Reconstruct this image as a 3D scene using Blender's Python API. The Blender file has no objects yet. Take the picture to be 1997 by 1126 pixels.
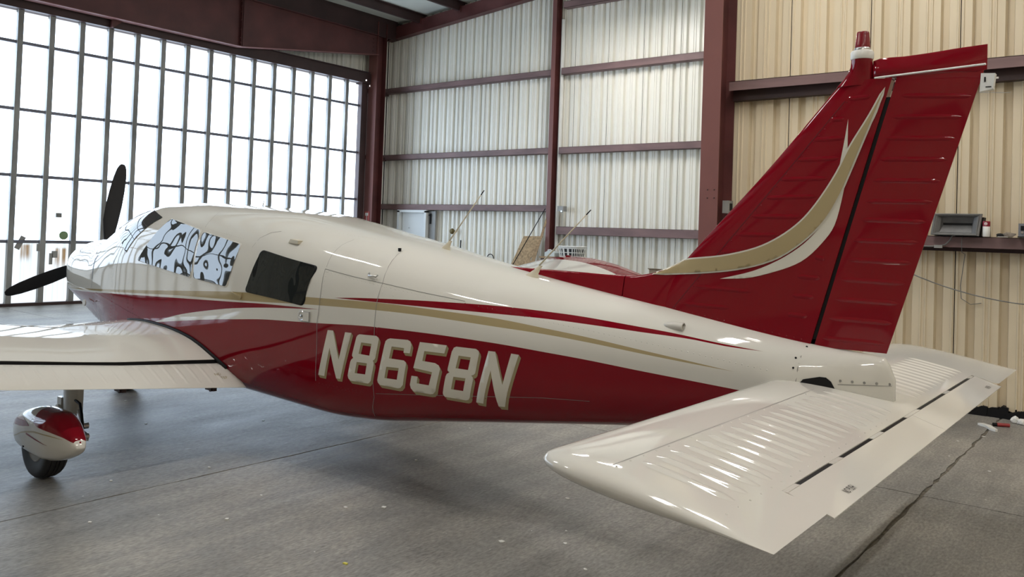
import bpy, bmesh, math, random, bisect
from mathutils import Vector, Matrix
from mathutils.geometry import delaunay_2d_cdt
random.seed(7)
C = bpy.context.scene.collection
SC = bpy.context.scene
PI = math.pi

# ---------------------------------------------------------------- camera
f, yaw, pitch, roll = 1617.3, 0.668515, 0.0208816, 0.034741
cy_, sy_, cp_, sp_ = math.cos(yaw), math.sin(yaw), math.cos(pitch), math.sin(pitch)
fw = Vector((-sy_*cp_, cy_*cp_, sp_)); r0 = Vector((cy_, sy_, 0)); u0 = r0.cross(fw)
cr = math.cos(roll)*r0 + math.sin(roll)*u0; cu = -math.sin(roll)*r0 + math.cos(roll)*u0
cam = bpy.data.objects.new('camera', bpy.data.cameras.new('camera')); C.objects.link(cam)
M = Matrix.Identity(4)
for i in range(3):
    M[i][0], M[i][1], M[i][2] = cr[i], cu[i], -fw[i]
M[0][3], M[1][3], M[2][3] = 0, 0, 1.55
cam.matrix_world = M
cam.data.sensor_fit = 'HORIZONTAL'; cam.data.sensor_width = 36.0
cam.data.lens = f/1997*36.0
cam.data.shift_x = 0.0
cam.data.shift_y = (422.4-563)/1997
cam.data.clip_start = 0.05; cam.data.clip_end = 200
SC.camera = cam

# ---------------------------------------------------------------- world and exposure
W = bpy.data.worlds.new('World'); SC.world = W; W.use_nodes = True
W.node_tree.nodes['Background'].inputs[0].default_value = (0.75, 0.82, 0.9, 1)
W.node_tree.nodes['Background'].inputs[1].default_value = 1.0
SC.view_settings.view_transform = 'Standard'; SC.view_settings.look = 'None'
SC.view_settings.gamma = 1.0; SC.view_settings.exposure = 0.48
SC.view_settings.use_curve_mapping = False
DOOR_GLOW = 3.9       # daylight through the translucent door sheets
LOW_GLOW = 0.95       # the dirtier bottom row of sheets
LAMP_GLOW = 68.0     # fluorescent tubes under the roof, inferred ones and added fill alike

# ---------------------------------------------------------------- materials
def nt(m): return m.node_tree.nodes, m.node_tree.links
def mat(name, col, rough=0.5, metal=0.0, coat=0.0, spec=0.5, noise=None, bump=None, emit=None, coat_rough=0.03):
    m = bpy.data.materials.new(name); m.use_nodes = True
    n, l = nt(m); b = n['Principled BSDF']
    b.inputs['Base Color'].default_value = (*col, 1); b.inputs['Roughness'].default_value = rough
    b.inputs['Metallic'].default_value = metal; b.inputs['Coat Weight'].default_value = coat
    b.inputs['Coat Roughness'].default_value = coat_rough
    b.inputs['Specular IOR Level'].default_value = spec
    tc = n.new('ShaderNodeTexCoord')
    if noise:   # (scale xyz, amount, detail)
        mp = n.new('ShaderNodeMapping'); mp.inputs['Scale'].default_value = noise[0]
        nz = n.new('ShaderNodeTexNoise'); nz.inputs['Scale'].default_value = 1.0; nz.inputs['Detail'].default_value = 5
        rp = n.new('ShaderNodeMapRange'); rp.inputs['From Min'].default_value = 0.3; rp.inputs['From Max'].default_value = 0.7
        rp.inputs['To Min'].default_value = 1-noise[1]; rp.inputs['To Max'].default_value = 1+noise[1]*0.5
        mx = n.new('ShaderNodeMix'); mx.data_type = 'RGBA'; mx.blend_type = 'MULTIPLY'; mx.inputs[0].default_value = 1
        mx.inputs[6].default_value = (*col, 1)
        l.new(tc.outputs['Object'], mp.inputs[0]); l.new(mp.outputs[0], nz.inputs['Vector'])
        l.new(nz.outputs['Fac'], rp.inputs['Value']); l.new(rp.outputs[0], mx.inputs[7]); l.new(mx.outputs[2], b.inputs['Base Color'])
    if bump:    # (scale xyz, strength, distance)
        mp = n.new('ShaderNodeMapping'); mp.inputs['Scale'].default_value = bump[0]
        nz = n.new('ShaderNodeTexNoise'); nz.inputs['Scale'].default_value = 1.0; nz.inputs['Detail'].default_value = bump[3] if len(bump) > 3 else 2
        bp = n.new('ShaderNodeBump'); bp.inputs['Strength'].default_value = bump[1]; bp.inputs['Distance'].default_value = bump[2]
        l.new(tc.outputs['Object'], mp.inputs[0]); l.new(mp.outputs[0], nz.inputs['Vector'])
        l.new(nz.outputs['Fac'], bp.inputs['Height']); l.new(bp.outputs[0], b.inputs['Normal'])
        if coat: l.new(bp.outputs[0], b.inputs['Coat Normal'])
    if emit:
        b.inputs['Emission Color'].default_value = (*emit[0], 1); b.inputs['Emission Strength'].default_value = emit[1]
    return m

M_WHITE = mat('white_paint', (0.62, 0.61, 0.565), 0.35, coat=0.0, spec=0.5, bump=((2.2, 2.2, 2.6), 0.10, 0.012))
M_WHITE.node_tree.nodes['Principled BSDF'].inputs['Roughness'].default_value = 0.04
M_WINGWHITE = mat('white_wing_paint', (0.60, 0.585, 0.54), 0.05, bump=((1.6, 2.5, 1.6), 0.06, 0.01))
M_RED = mat('red_paint', (0.185, 0.003, 0.010), 0.05, spec=0.38, bump=((2.2, 2.2, 2.6), 0.10, 0.012))
M_TAN = mat('tan_paint', (0.36, 0.29, 0.16), 0.06)
M_LETTER = mat('pale_lettering', (0.62, 0.60, 0.53), 0.15)
M_SHADE = mat('olive_lettering_shade', (0.30, 0.25, 0.14), 0.2)
M_BLACK = mat('black_rubber', (0.008, 0.008, 0.009), 0.6, spec=0.2)
M_PROP = mat('black_propeller', (0.014, 0.014, 0.016), 0.6, spec=0.3)
M_TYRE = mat('tyre_rubber', (0.02, 0.02, 0.021), 0.6, noise=((30, 30, 30), 0.3))
M_SEAM = mat('seam_grey', (0.24, 0.235, 0.22), 0.6)  # plain grey for the thin panel seam strips
M_GLASS = mat('clear_window', (0.05, 0.055, 0.055), 0.01, spec=0.62, bump=((3.2, 3.0, 4.2), 0.55, 0.016, 1))
M_TINT = mat('tinted_window', (0.018, 0.021, 0.021), 0.01, spec=0.5, bump=((5.0, 5.0, 3.0), 0.35, 0.012, 1))
M_METAL = mat('bare_metal', (0.55, 0.55, 0.55), 0.3, metal=1.0)
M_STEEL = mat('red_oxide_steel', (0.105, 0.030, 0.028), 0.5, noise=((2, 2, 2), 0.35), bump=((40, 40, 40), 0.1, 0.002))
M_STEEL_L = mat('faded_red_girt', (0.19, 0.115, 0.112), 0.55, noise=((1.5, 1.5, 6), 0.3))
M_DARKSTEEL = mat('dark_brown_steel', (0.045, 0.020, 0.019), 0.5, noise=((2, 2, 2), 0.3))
M_GREY = mat('door_frame_steel', (0.30, 0.30, 0.29), 0.5, noise=((3, 3, 1.2), 0.45))
M_RAIL = mat('blue_grey_rail', (0.17, 0.17, 0.21), 0.5, noise=((3, 3, 3), 0.3))
M_WALLW = mat('pale_metal_sheet', (0.83, 0.81, 0.73), 0.35, noise=((.5, .5, .25), 0.10))
M_WALLT = mat('tan_metal_sheet', (0.68, 0.585, 0.42), 0.5, noise=((.6, .6, 0.3), 0.12))
M_BACKING = mat('black_backing', (0.01, 0.01, 0.01), 0.9)
M_CEIL = mat('white_roof_liner', (0.72, 0.74, 0.68), 0.7, noise=((0.7, 0.7, 0.7), 0.15), bump=((1.5, 1.5, 1.5), 0.4, 0.05))
M_DOORWHITE = mat('white_door_paint', (0.72, 0.74, 0.73), 0.4)
M_PLASTIC = mat('white_plastic', (0.75, 0.75, 0.72), 0.4)

def mat_glow(name, col, strength, streak=0.0, rust=None):
    m = bpy.data.materials.new(name); m.use_nodes = True
    n, l = nt(m); b = n['Principled BSDF']
    b.inputs['Base Color'].default_value = (0.12, 0.12, 0.12, 1); b.inputs['Roughness'].default_value = 0.5
    b.inputs['Emission Color'].default_value = (*col, 1); b.inputs['Emission Strength'].default_value = strength
    if streak:
        tc = n.new('ShaderNodeTexCoord'); mp = n.new('ShaderNodeMapping'); mp.inputs['Scale'].default_value = (1, 22, 0.7)
        nz = n.new('ShaderNodeTexNoise'); nz.inputs['Scale'].default_value = 1; nz.inputs['Detail'].default_value = 4
        cr_ = n.new('ShaderNodeValToRGB')
        cr_.color_ramp.elements[0].position = 0.36; cr_.color_ramp.elements[0].color = (col[0]*(1-streak), col[1]*(1-streak*.93), col[2]*(1-streak*.93), 1)
        cr_.color_ramp.elements[1].position = 0.60; cr_.color_ramp.elements[1].color = (*col, 1)
        l.new(tc.outputs['Object'], mp.inputs[0]); l.new(mp.outputs[0], nz.inputs['Vector']); l.new(nz.outputs['Fac'], cr_.inputs[0])
        out = cr_.outputs[0]
        if rust:    # rust bleeding down from the top of the sheet: dirt on the translucent sheet itself
            sp = n.new('ShaderNodeSeparateXYZ'); l.new(tc.outputs['Object'], sp.inputs[0])
            def mrange(src, a, b_, c, d):
                r = n.new('ShaderNodeMapRange'); r.interpolation_type = 'SMOOTHSTEP'
                for k, v in zip(('From Min', 'From Max', 'To Min', 'To Max'), (a, b_, c, d)): r.inputs[k].default_value = v
                l.new(src, r.inputs['Value']); return r.outputs[0]
            up = mrange(sp.outputs['Z'], rust[2], rust[3], 0, 1); dn = mrange(sp.outputs['Z'], rust[4], rust[4]+.06, 1, 0)
            ya = mrange(sp.outputs['Y'], rust[0], rust[0]+.1, 0, 1); yb = mrange(sp.outputs['Y'], rust[1]-.1, rust[1], 1, 0)
            cur = up
            for o in (dn, ya, yb):
                mm = n.new('ShaderNodeMath'); mm.operation = 'MULTIPLY'; l.new(cur, mm.inputs[0]); l.new(o, mm.inputs[1]); cur = mm.outputs[0]
            nm = n.new('ShaderNodeMath'); nm.operation = 'MULTIPLY'; l.new(cur, nm.inputs[0])
            sc2 = mrange(nz.outputs['Fac'], 0.62, 0.38, 0.15, 1.0); l.new(sc2, nm.inputs[1])
            mx = n.new('ShaderNodeMix'); mx.data_type = 'RGBA'; l.new(nm.outputs[0], mx.inputs[0]); l.new(out, mx.inputs[6])
            mx.inputs[7].default_value = (0.20, 0.115, 0.04, 1); out = mx.outputs[2]
        l.new(out, b.inputs['Emission Color'])
    return m
M_PANE = mat_glow('translucent_sheet', (0.71, 0.87, 1.06), DOOR_GLOW)
M_PANE_LOW = mat_glow('dirty_translucent_sheet', (0.88, 0.97, 1.05), LOW_GLOW, 0.30)
M_TUBE = mat_glow('lamp_tube', (1.0, 0.96, 0.91), LAMP_GLOW)

def mat_floor():
    m = bpy.data.materials.new('concrete'); m.use_nodes = True
    n, l = nt(m); b = n['Principled BSDF']
    b.inputs['Specular IOR Level'].default_value = 0.45
    tc = n.new('ShaderNodeTexCoord')
    ge = n.new('ShaderNodeNewGeometry')
    def noise(scale, sx=1, sy=1, det=6, rough=0.6):
        mp = n.new('ShaderNodeMapping'); mp.inputs['Scale'].default_value = (sx, sy, 1)
        nz = n.new('ShaderNodeTexNoise'); nz.inputs['Scale'].default_value = scale; nz.inputs['Detail'].default_value = det
        nz.inputs['Roughness'].default_value = rough
        l.new(ge.outputs['Position'], mp.inputs[0]); l.new(mp.outputs[0], nz.inputs['Vector']); return nz.outputs['Fac']
    def ramp(src, p0, c0, p1, c1):
        r = n.new('ShaderNodeValToRGB'); e = r.color_ramp.elements
        e[0].position, e[1].position = p0, p1; e[0].color = (*c0, 1); e[1].color = (*c1, 1); l.new(src, r.inputs[0]); return r.outputs[0]
    def mix(a, bb, fac=1.0, mode='MULTIPLY'):
        x = n.new('ShaderNodeMix'); x.data_type = 'RGBA'; x.blend_type = mode; x.inputs[0].default_value = fac
        l.new(a, x.inputs[6]); l.new(bb, x.inputs[7]); return x.outputs[2]
    big = ramp(noise(0.55), 0.35, (0.225, 0.222, 0.216), 0.68, (0.385, 0.36, 0.318))
    med = ramp(noise(2.3, 1, .5), 0.3, (0.78, 0.78, 0.79), 0.7, (1.08, 1.07, 1.05))
    streak = ramp(noise(7, 1.0, 0.12, 8, 0.75), 0.25, (0.62, 0.62, 0.63), 0.75, (1.22, 1.22, 1.2))
    fine = ramp(noise(75, 1, .35, 4), 0.3, (0.60, 0.60, 0.60), 0.7, (1.25, 1.25, 1.25))
    col = mix(mix(mix(big, med), streak), fine)
    pale = ramp(noise(5.5, 1, .4, 9, 0.8), 0.66, (0, 0, 0), 0.78, (0.08, 0.08, 0.075)); col = mix(col, pale, 1.0, 'ADD')
    # tiny flecks of spilt white paint
    vo = n.new('ShaderNodeTexVoronoi'); vo.inputs['Scale'].default_value = 7.0; l.new(ge.outputs['Position'], vo.inputs['Vector'])
    sx = n.new('ShaderNodeSeparateColor'); l.new(vo.outputs['Color'], sx.inputs[0])
    m1 = n.new('ShaderNodeMath'); m1.operation = 'LESS_THAN'; l.new(vo.outputs['Distance'], m1.inputs[0]); m1.inputs[1].default_value = 0.035
    m2 = n.new('ShaderNodeMath'); m2.operation = 'GREATER_THAN'; l.new(sx.outputs[0], m2.inputs[0]); m2.inputs[1].default_value = 0.72
    m3 = n.new('ShaderNodeMath'); m3.operation = 'MULTIPLY'; l.new(m1.outputs[0], m3.inputs[0]); l.new(m2.outputs[0], m3.inputs[1])
    fx = n.new('ShaderNodeMix'); fx.data_type = 'RGBA'; l.new(m3.outputs[0], fx.inputs[0]); l.new(col, fx.inputs[6]); fx.inputs[7].default_value = (.62, .62, .6, 1); col = fx.outputs[2]
    l.new(col, b.inputs['Base Color'])
    rr = n.new('ShaderNodeMapRange'); l.new(noise(3, 1, .4), rr.inputs['Value'])
    rr.inputs['To Min'].default_value = 0.34; rr.inputs['To Max'].default_value = 0.60; l.new(rr.outputs[0], b.inputs['Roughness'])
    bp = n.new('ShaderNodeBump'); bp.inputs['Strength'].default_value = 0.6; bp.inputs['Distance'].default_value = 0.008
    l.new(noise(24, 1, 0.2, 8, 0.7), bp.inputs['Height']); l.new(bp.outputs[0], b.inputs['Normal'])
    return m
M_FLOOR = mat_floor()
M_JOINT = mat('joint_dirt', (0.17, 0.15, 0.12), 0.95, noise=((20, 20, 20), 0.5), bump=((60, 60, 60), 0.8, 0.01))

# ---------------------------------------------------------------- builders
ROOTLOC = {}
def org(parent):
    return ROOTLOC.get(parent.name, Vector((0, 0, 0))) if parent else Vector((0, 0, 0))
def obj(name, verts, faces, mats, parent=None, smooth=False, fm=None, origin=None, auto=None):
    me = bpy.data.meshes.new(name)
    o0 = org(parent) if parent else (Vector(origin) if origin else Vector((0, 0, 0)))
    me.from_pydata([Vector(v)-o0 for v in verts], [], faces)
    if not isinstance(mats, (list, tuple)): mats = [mats]
    for m in mats: me.materials.append(m)
    if fm: me.polygons.foreach_set('material_index', fm)
    if smooth: me.polygons.foreach_set('use_smooth', [True]*len(faces))
    me.update()
    bm = bmesh.new(); bm.from_mesh(me); bmesh.ops.recalc_face_normals(bm, faces=bm.faces); bm.to_mesh(me); bm.free()
    if auto:
        me.set_sharp_from_angle(angle=math.radians(auto))
    o = bpy.data.objects.new(name, me); C.objects.link(o)
    if parent:
        o.parent = parent; ROOTLOC[o.name] = o0
    else:
        o.location = o0; ROOTLOC[o.name] = o0
    return o
def empty(name, loc):
    o = bpy.data.objects.new(name, None); C.objects.link(o); o.location = loc; o.empty_display_size = 0.2
    ROOTLOC[o.name] = Vector(loc); return o
def tag(o, label=None, cat=None, group=None, kind=None):
    if label: o['label'] = label
    if cat: o['category'] = cat
    if group: o['group'] = group
    if kind: o['kind'] = kind
    return o
def copy(o, dx=(0, 0, 0), parent=None):
    c = o.copy(); C.objects.link(c); c.location = Vector(o.location)+Vector(dx)
    if parent: c.parent = parent
    ROOTLOC[c.name] = ROOTLOC.get(o.name, Vector((0, 0, 0)))
    return c
class MB:
    def __init__(s): s.v, s.f, s.m = [], [], []
    def add(s, v, f, m=0):
        k = len(s.v); s.v += [tuple(x) for x in v]; s.f += [tuple(i+k for i in q) for q in f]; s.m += [m]*len(f); return s
    def box(s, a, b, m=0):
        x0, y0, z0 = a; x1, y1, z1 = b
        return s.add([(x0, y0, z0), (x1, y0, z0), (x1, y1, z0), (x0, y1, z0), (x0, y0, z1), (x1, y0, z1), (x1, y1, z1), (x0, y1, z1)],
                     [(0, 3, 2, 1), (4, 5, 6, 7), (0, 1, 5, 4), (1, 2, 6, 5), (2, 3, 7, 6), (3, 0, 4, 7)], m)
    def tube(s, pts, r, n=8, m=0, caps=True):
        pts = [Vector(p) for p in pts]; rs = r if isinstance(r, (list, tuple)) else [r]*len(pts)
        v, fcs = [], []
        prev = None
        for i, p in enumerate(pts):
            t = (pts[min(i+1, len(pts)-1)]-pts[max(i-1, 0)]).normalized()
            if prev is None:
                a = t.orthogonal().normalized()
            else:
                a = (prev - t*prev.dot(t)).normalized()
            prev = a; b = t.cross(a)
            for k in range(n):
                q = 2*PI*k/n; v.append(p+(a*math.cos(q)+b*math.sin(q))*rs[i])
        for i in range(len(pts)-1):
            for k in range(n):
                fcs.append((i*n+k, i*n+(k+1) % n, (i+1)*n+(k+1) % n, (i+1)*n+k))
        if caps: fcs += [tuple(range(n-1, -1, -1)), tuple(range((len(pts)-1)*n, len(pts)*n))]
        return s.add(v, fcs, m)
    def lathe(s, prof, c, axis='z', n=20, m=0):
        v, fcs = [], []
        for (r, h) in prof:
            for k in range(n):
                a = 2*PI*k/n; x, y = r*math.cos(a), r*math.sin(a)
                v.append((c[0]+x, c[1]+y, c[2]+h) if axis == 'z' else ((c[0]+x, c[1]+h, c[2]+y) if axis == 'y' else (c[0]+h, c[1]+x, c[2]+y)))
        for i in range(len(prof)-1):
            for k in range(n): fcs.append((i*n+k, i*n+(k+1) % n, (i+1)*n+(k+1) % n, (i+1)*n+k))
        fcs += [tuple(range(n-1, -1, -1)), tuple(range((len(prof)-1)*n, len(prof)*n))]
        return s.add(v, fcs, m)
    def prism(s, poly, d0, d1, axis='y', m=0):
        n = len(poly)
        def P(a, b, d): return (a, d, b) if axis == 'y' else ((d, a, b) if axis == 'x' else (a, b, d))
        v = [P(a, b, d0) for a, b in poly]+[P(a, b, d1) for a, b in poly]
        return s.add(v, [tuple(range(n)), tuple(range(2*n-1, n-1, -1))]+[(i, (i+1) % n, n+(i+1) % n, n+i) for i in range(n)], m)
    def build(s, name, mats, parent=None, smooth=False, origin=None, auto=None):
        return obj(name, s.v, s.f, mats, parent, smooth, s.m, origin, auto)
def loft(rings, cap0=True, cap1=True, closed=True):
    n = len(rings[0]); v = [tuple(p) for r in rings for p in r]; fcs = []
    for i in range(len(rings)-1):
        for k in range(n if closed else n-1):
            fcs.append((i*n+k, i*n+(k+1) % n, (i+1)*n+(k+1) % n, (i+1)*n+k))
    if cap0: fcs.append(tuple(range(n-1, -1, -1)))
    if cap1: fcs.append(tuple(range((len(rings)-1)*n, len(rings)*n)))
    return v, fcs
def pchip(P):
    xs = [p[0] for p in P]; ys = [p[1] for p in P]; n = len(P)
    h = [xs[i+1]-xs[i] for i in range(n-1)]; d = [(ys[i+1]-ys[i])/h[i] for i in range(n-1)]
    t = [d[0]]+[0 if d[i-1]*d[i] <= 0 else (3*(h[i-1]+h[i]))/((2*h[i]+h[i-1])/d[i-1]+(h[i]+2*h[i-1])/d[i]) for i in range(1, n-1)]+[d[-1]]
    def fn(x):
        if x <= xs[0]: return ys[0]
        if x >= xs[-1]: return ys[-1]
        i = bisect.bisect_right(xs, x)-1; s = (x-xs[i])/h[i]
        return ys[i]*(1+2*s)*(1-s)**2+t[i]*h[i]*s*(1-s)**2+ys[i+1]*s*s*(3-2*s)+t[i+1]*h[i]*s*s*(s-1)
    return fn
def inside(p, poly):
    c = False; x, y = p; j = len(poly)-1
    for i in range(len(poly)):
        (xi, yi), (xj, yj) = poly[i], poly[j]
        if (yi > y) != (yj > y) and x < (xj-xi)*(y-yi)/(yj-yi)+xi: c = not c
        j = i
    return c
def sheet2d(outer, holes, step):
    """triangulate a 2-D outline with holes, fine enough to follow a curved skin"""
    V, E = [], []
    for L in [outer]+holes:
        k0 = len(V); n = len(L)
        for i in range(n):
            a, b = L[i], L[(i+1) % n]; d = math.dist(a, b); q = max(1, int(d/step))
            for j in range(q): V.append(Vector((a[0]+(b[0]-a[0])*j/q, a[1]+(b[1]-a[1])*j/q)))
        k1 = len(V); E += [(i, i+1 if i+1 < k1 else k0) for i in range(k0, k1)]
    xs = [p[0] for p in outer]; ys = [p[1] for p in outer]
    x = min(xs)+step*.5
    B = list(V)
    while x < max(xs):
        y = min(ys)+step*.5
        while y < max(ys):
            if inside((x, y), outer) and not any(inside((x, y), h) for h in holes) and min((Vector((x, y))-b).length for b in B) > step*.35:
                V.append(Vector((x, y)))
            y += step
        x += step
    r = delaunay_2d_cdt(V, E, [], 0, 1e-6)
    vs, fs = r[0], []
    for t in r[2]:
        c = sum((vs[i] for i in t), Vector((0, 0)))/len(t)
        if inside(c, outer) and not any(inside(c, h) for h in holes): fs.append(tuple(t))
    return vs, fs
def decal(name, outer, holes, yfn, eps, m, parent, step=0.03, smooth=True):
    vs, fs = sheet2d(outer, holes, step)
    return obj(name, [(p.x, yfn(p.x, p.y)-eps, p.y) for p in vs], fs, m, parent, smooth)

YC=3.837
# x, ztop, zbot, halfwidth, zmid, n_up, n_low
ST=[
(-7.90,1.27,0.90,0.335,1.08,2.6,2.6),
(-7.86,1.315,0.84,0.40,1.08,2.7,2.7),
(-7.75,1.355,0.775,0.445,1.06,2.8,2.8),
(-7.45,1.395,0.675,0.49,1.03,2.8,2.9),
(-7.22,1.412,0.61,0.52,1.02,2.8,3.0),
(-7.10,1.475,0.58,0.535,1.02,2.8,3.2),
(-6.85,1.595,0.525,0.565,1.03,2.8,3.5),
(-6.70,1.645,0.50,0.58,1.04,2.9,3.8),
(-6.50,1.688,0.47,0.60,1.05,3.1,4.2),
(-6.25,1.710,0.44,0.612,1.05,3.3,4.6),
(-5.90,1.712,0.425,0.62,1.05,3.3,5.0),
(-5.50,1.697,0.408,0.622,1.05,3.3,5.0),
(-5.10,1.677,0.398,0.622,1.05,3.3,5.0),
(-4.75,1.648,0.388,0.62,1.05,3.2,5.0),
(-4.40,1.592,0.375,0.612,1.04,3.1,5.0),
(-4.05,1.532,0.364,0.592,1.02,2.9,5.0),
(-3.75,1.485,0.378,0.56,0.99,2.75,4.8),
(-3.40,1.420,0.422,0.51,0.96,2.55,4.5),
(-3.00,1.352,0.477,0.45,0.94,2.4,4.2),
(-2.40,1.262,0.56,0.355,0.93,2.3,4.0),
(-1.80,1.180,0.642,0.258,0.93,2.25,3.6),
(-1.27,1.100,0.725,0.165,0.93,2.4,3.2),
(-1.10,1.083,0.77,0.110,0.93,2.8,3.0),
(-0.95,1.068,0.80,0.048,0.93,3.0,3.0),
(-0.905,0.985,0.83,0.018,0.92,3.0,3.0),
]
XS=[s[0] for s in ST]
def par(x):
    n=len(ST)
    if x<=XS[0]: return ST[0][1:]
    if x>=XS[-1]: return ST[-1][1:]
    i=bisect.bisect_right(XS,x)-1
    x0,x1=XS[i],XS[i+1]; h=x1-x0; t=(x-x0)/h
    out=[]
    for k in range(1,7):
        def sl(j):
            d=(ST[j+1][k]-ST[j][k])/(XS[j+1]-XS[j]); return d
        d=sl(i)
        def tang(j):
            if j==0: return sl(0)
            if j==n-1: return sl(n-2)
            a,b=sl(j-1),sl(j)
            if a*b<=0: return 0.
            h0=XS[j]-XS[j-1];h1=XS[j+1]-XS[j]
            w1=2*h1+h0;w2=h1+2*h0
            return (w1+w2)/(w1/a+w2/b)
        m0,m1=tang(i),tang(i+1)
        a,b=ST[i][k],ST[i+1][k]
        out.append(a*(1+2*t)*(1-t)**2+m0*h*t*(1-t)**2+b*t*t*(3-2*t)+m1*h*t*t*(t-1))
    return out
def halfy(x,z):
    zt,zb,w,zm,nu,nl=par(x)
    u=(z-zm)/((zt-zm) if z>zm else (zm-zb)); n=nu if z>zm else nl
    u=abs(u)
    if u>=1: return None
    return w*(1-u**n)**(1/n)
def F(x,y,z):
    zt,zb,w,zm,nu,nl=par(x)
    h=(zt-zm) if z>zm else (zm-zb); n=nu if z>zm else nl
    return (abs(y-YC)/w)**n+(abs(z-zm)/h)**n-1
# ================================================================ SETTING
def zroof(x): return 6.72+0.0936*(x+15.98) if x < -6 else 6.72+0.0936*9.98-0.0936*(x+6)
XL, XE, YB, YN, YT, XS_ = -15.70, 4.0, 14.60, -6.9, 8.92, -4.02

# ---- floor: concrete slabs with open joints
fl = tag(obj('floor', *(lambda b: (b.v, b.f))(MB().box((XL-.3, YN-.3, -.12), (XE+.3, YB+.3, -.008))), M_JOINT), kind='structure')
xs = [XL-.2, -11.5, -8.06, -4.62, -1.18, 2.26, XE+.2]; ys = [YN-.2, -2.87, 1.43-1.9, 5.725, 10.02, YB+.2]
for i in range(len(xs)-1):
    for j in range(len(ys)-1):
        g = .006 if not (i in (3, 4)) else .007
        x0, x1, y0, y1 = xs[i]+g, xs[i+1]-g, ys[j]+g*.7, ys[j+1]-g*.7
        if i == 3: x1 -= .004
        if i == 4: x0 += .002
        n = 40; v = []
        top = []
        for k in range(n): top.append((x0+(x1-x0)*k/n, y0+random.uniform(-.003, .003)))
        for k in range(n): top.append((x1+random.uniform(-.004, .004)*(2.2 if i == 3 else 1), y0+(y1-y0)*k/n))
        for k in range(n): top.append((x1-(x1-x0)*k/n, y1+random.uniform(-.003, .003)))
        for k in range(n): top.append((x0+random.uniform(-.004, .004)*(2.2 if i == 4 else 1), y1-(y1-y0)*k/n))
        MB().prism(top, -.008, 0, 'z').build('slab', M_FLOOR, fl)

# ---- ribbed metal sheets
PITCH = 0.276
def rib_profile(w=0.828, deep=.055, pitch=PITCH):
    P = []
    for k in range(int(round(w/pitch))):
        o = k*pitch
        P += [(o+.004 if k == 0 else o, 0), (o+.010, 0), (o+.017, -.012), (o+.027, -.012), (o+.034, 0), (o+.098, 0), (o+.110, deep), (o+.166, deep), (o+.178, 0), (o+.242, 0), (o+.249, -.012), (o+.259, -.012), (o+.266, 0)]
    P.append((w-.004, 0))
    # small ribs on the other side of the flat
    out = []
    for (a, d) in P:
        out.append((a, d))
    return out
RP = rib_profile()
def sheet(name, length_axis, pos, out, z0, z1, m, parent, prof=RP, jag=False):
    """one corrugated sheet; length_axis 'x' or 'y', pos start, out = +1/-1 side on which the outdoors lies"""
    v = []
    for z in (z0, z1):
        for a, d in prof:
            zz = z+(random.uniform(0, .045) if jag and z == z0 else 0)
            v.append((pos[0]+a, pos[1]+out*d, zz) if length_axis == 'x' else (pos[0]+out*d, pos[1]+a, zz))
    n = len(prof)
    return obj(name, v, [(k, k+1, n+k+1, n+k) for k in range(n-1)], m, parent)

def wall(name, a, b, m):
    return tag(obj(name, *(lambda q: (q.v, q.f))(MB().box(a, b)), m), kind='structure')
wb = wall('wall_back', (XL-.2, YB+.07, 0), (XS_, YB+.15, 7.9), M_BACKING)
wr = wall('wall_right', (XS_, YT+.07, 0), (XE, YT+.15, 7.9), M_BACKING)
ws = wall('wall_step', (XS_-.02, YT+.06, 0), (XS_+.06, YB+.1, 7.9), M_WALLW)
we = wall('wall_end', (XE+.05, YN, 0), (XE+.13, YT+.1, 7.9), M_BACKING)
wn = wall('wall_front', (XL-.2, YN-.14, 0), (XE+.1, YN-.06, 7.9), M_BACKING)
wl = wall('wall_left', (XL-.22, YN-.1, 5.39), (XL-.14, YB+.1, 7.0), M_BACKING)
x = XL-.05
while x < XS_-.1:
    sheet('metal_sheet', 'x', (x, YB), 1, 0.03, zroof(x+.41)+.05, M_WALLW, wb); x += .828
x = -4.076
while x < XE:
    sheet('metal_sheet', 'x', (x, YT), 1, 0.055, zroof(x+.41)+.05, M_WALLT, wr, jag=True); x += .828
x = XL-.05
while x < XE:
    sheet('metal_sheet', 'x', (x, YN), -1, 0.03, zroof(x+.41)+.05, M_WALLT, wn); x += .828
y = YN
while y < YT:
    sheet('metal_sheet', 'y', (XE, y), 1, 0.03, 7.0, M_WALLT, we); y += .828
y = 13.75
sheet('metal_sheet', 'y', (XL-.05, y), -1, 0.03, 6.8, M_WALLW, wl)
sheet('metal_sheet', 'y', (XL-.05, -4.9), -1, 0.03, 6.8, M_WALLW, wl)
sheet('metal_sheet', 'y', (XL-.05, -5.728), -1, 0.03, 6.8, M_WALLW, wl)
sheet('metal_sheet', 'y', (XL-.05, -6.556), -1, 0.03, 6.8, M_WALLW, wl)
y = 13.75-.828
while y > -4.5:
    sheet('metal_sheet', 'y', (XL-.05, y), -1, 5.39, 6.8, M_WALLW, wl); y -= .828
MB().box((XL-.22, 13.7, 0), (XL-.14, YB+.1, 5.39)).box((XL-.22, YN-.1, 0), (XL-.14, -4.0, 5.39)).build('flank', M_BACKING, wl)
# ragged black sealing strip at the foot of the tan wall
mb = MB(); x = XS_
while x < XE:
    d = random.uniform(.03, .10); mb.prism([(x, 0), (x+.09, 0), (x+.095, random.uniform(.05, .11)), (x+.045, random.uniform(.04, .12)), (x-.005, random.uniform(.05, .1))], YT-.02-d*.4, YT+.05)
    x += .085
tag(mb.build('foam_seal', M_BLACK, wr), kind='stuff')

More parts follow.
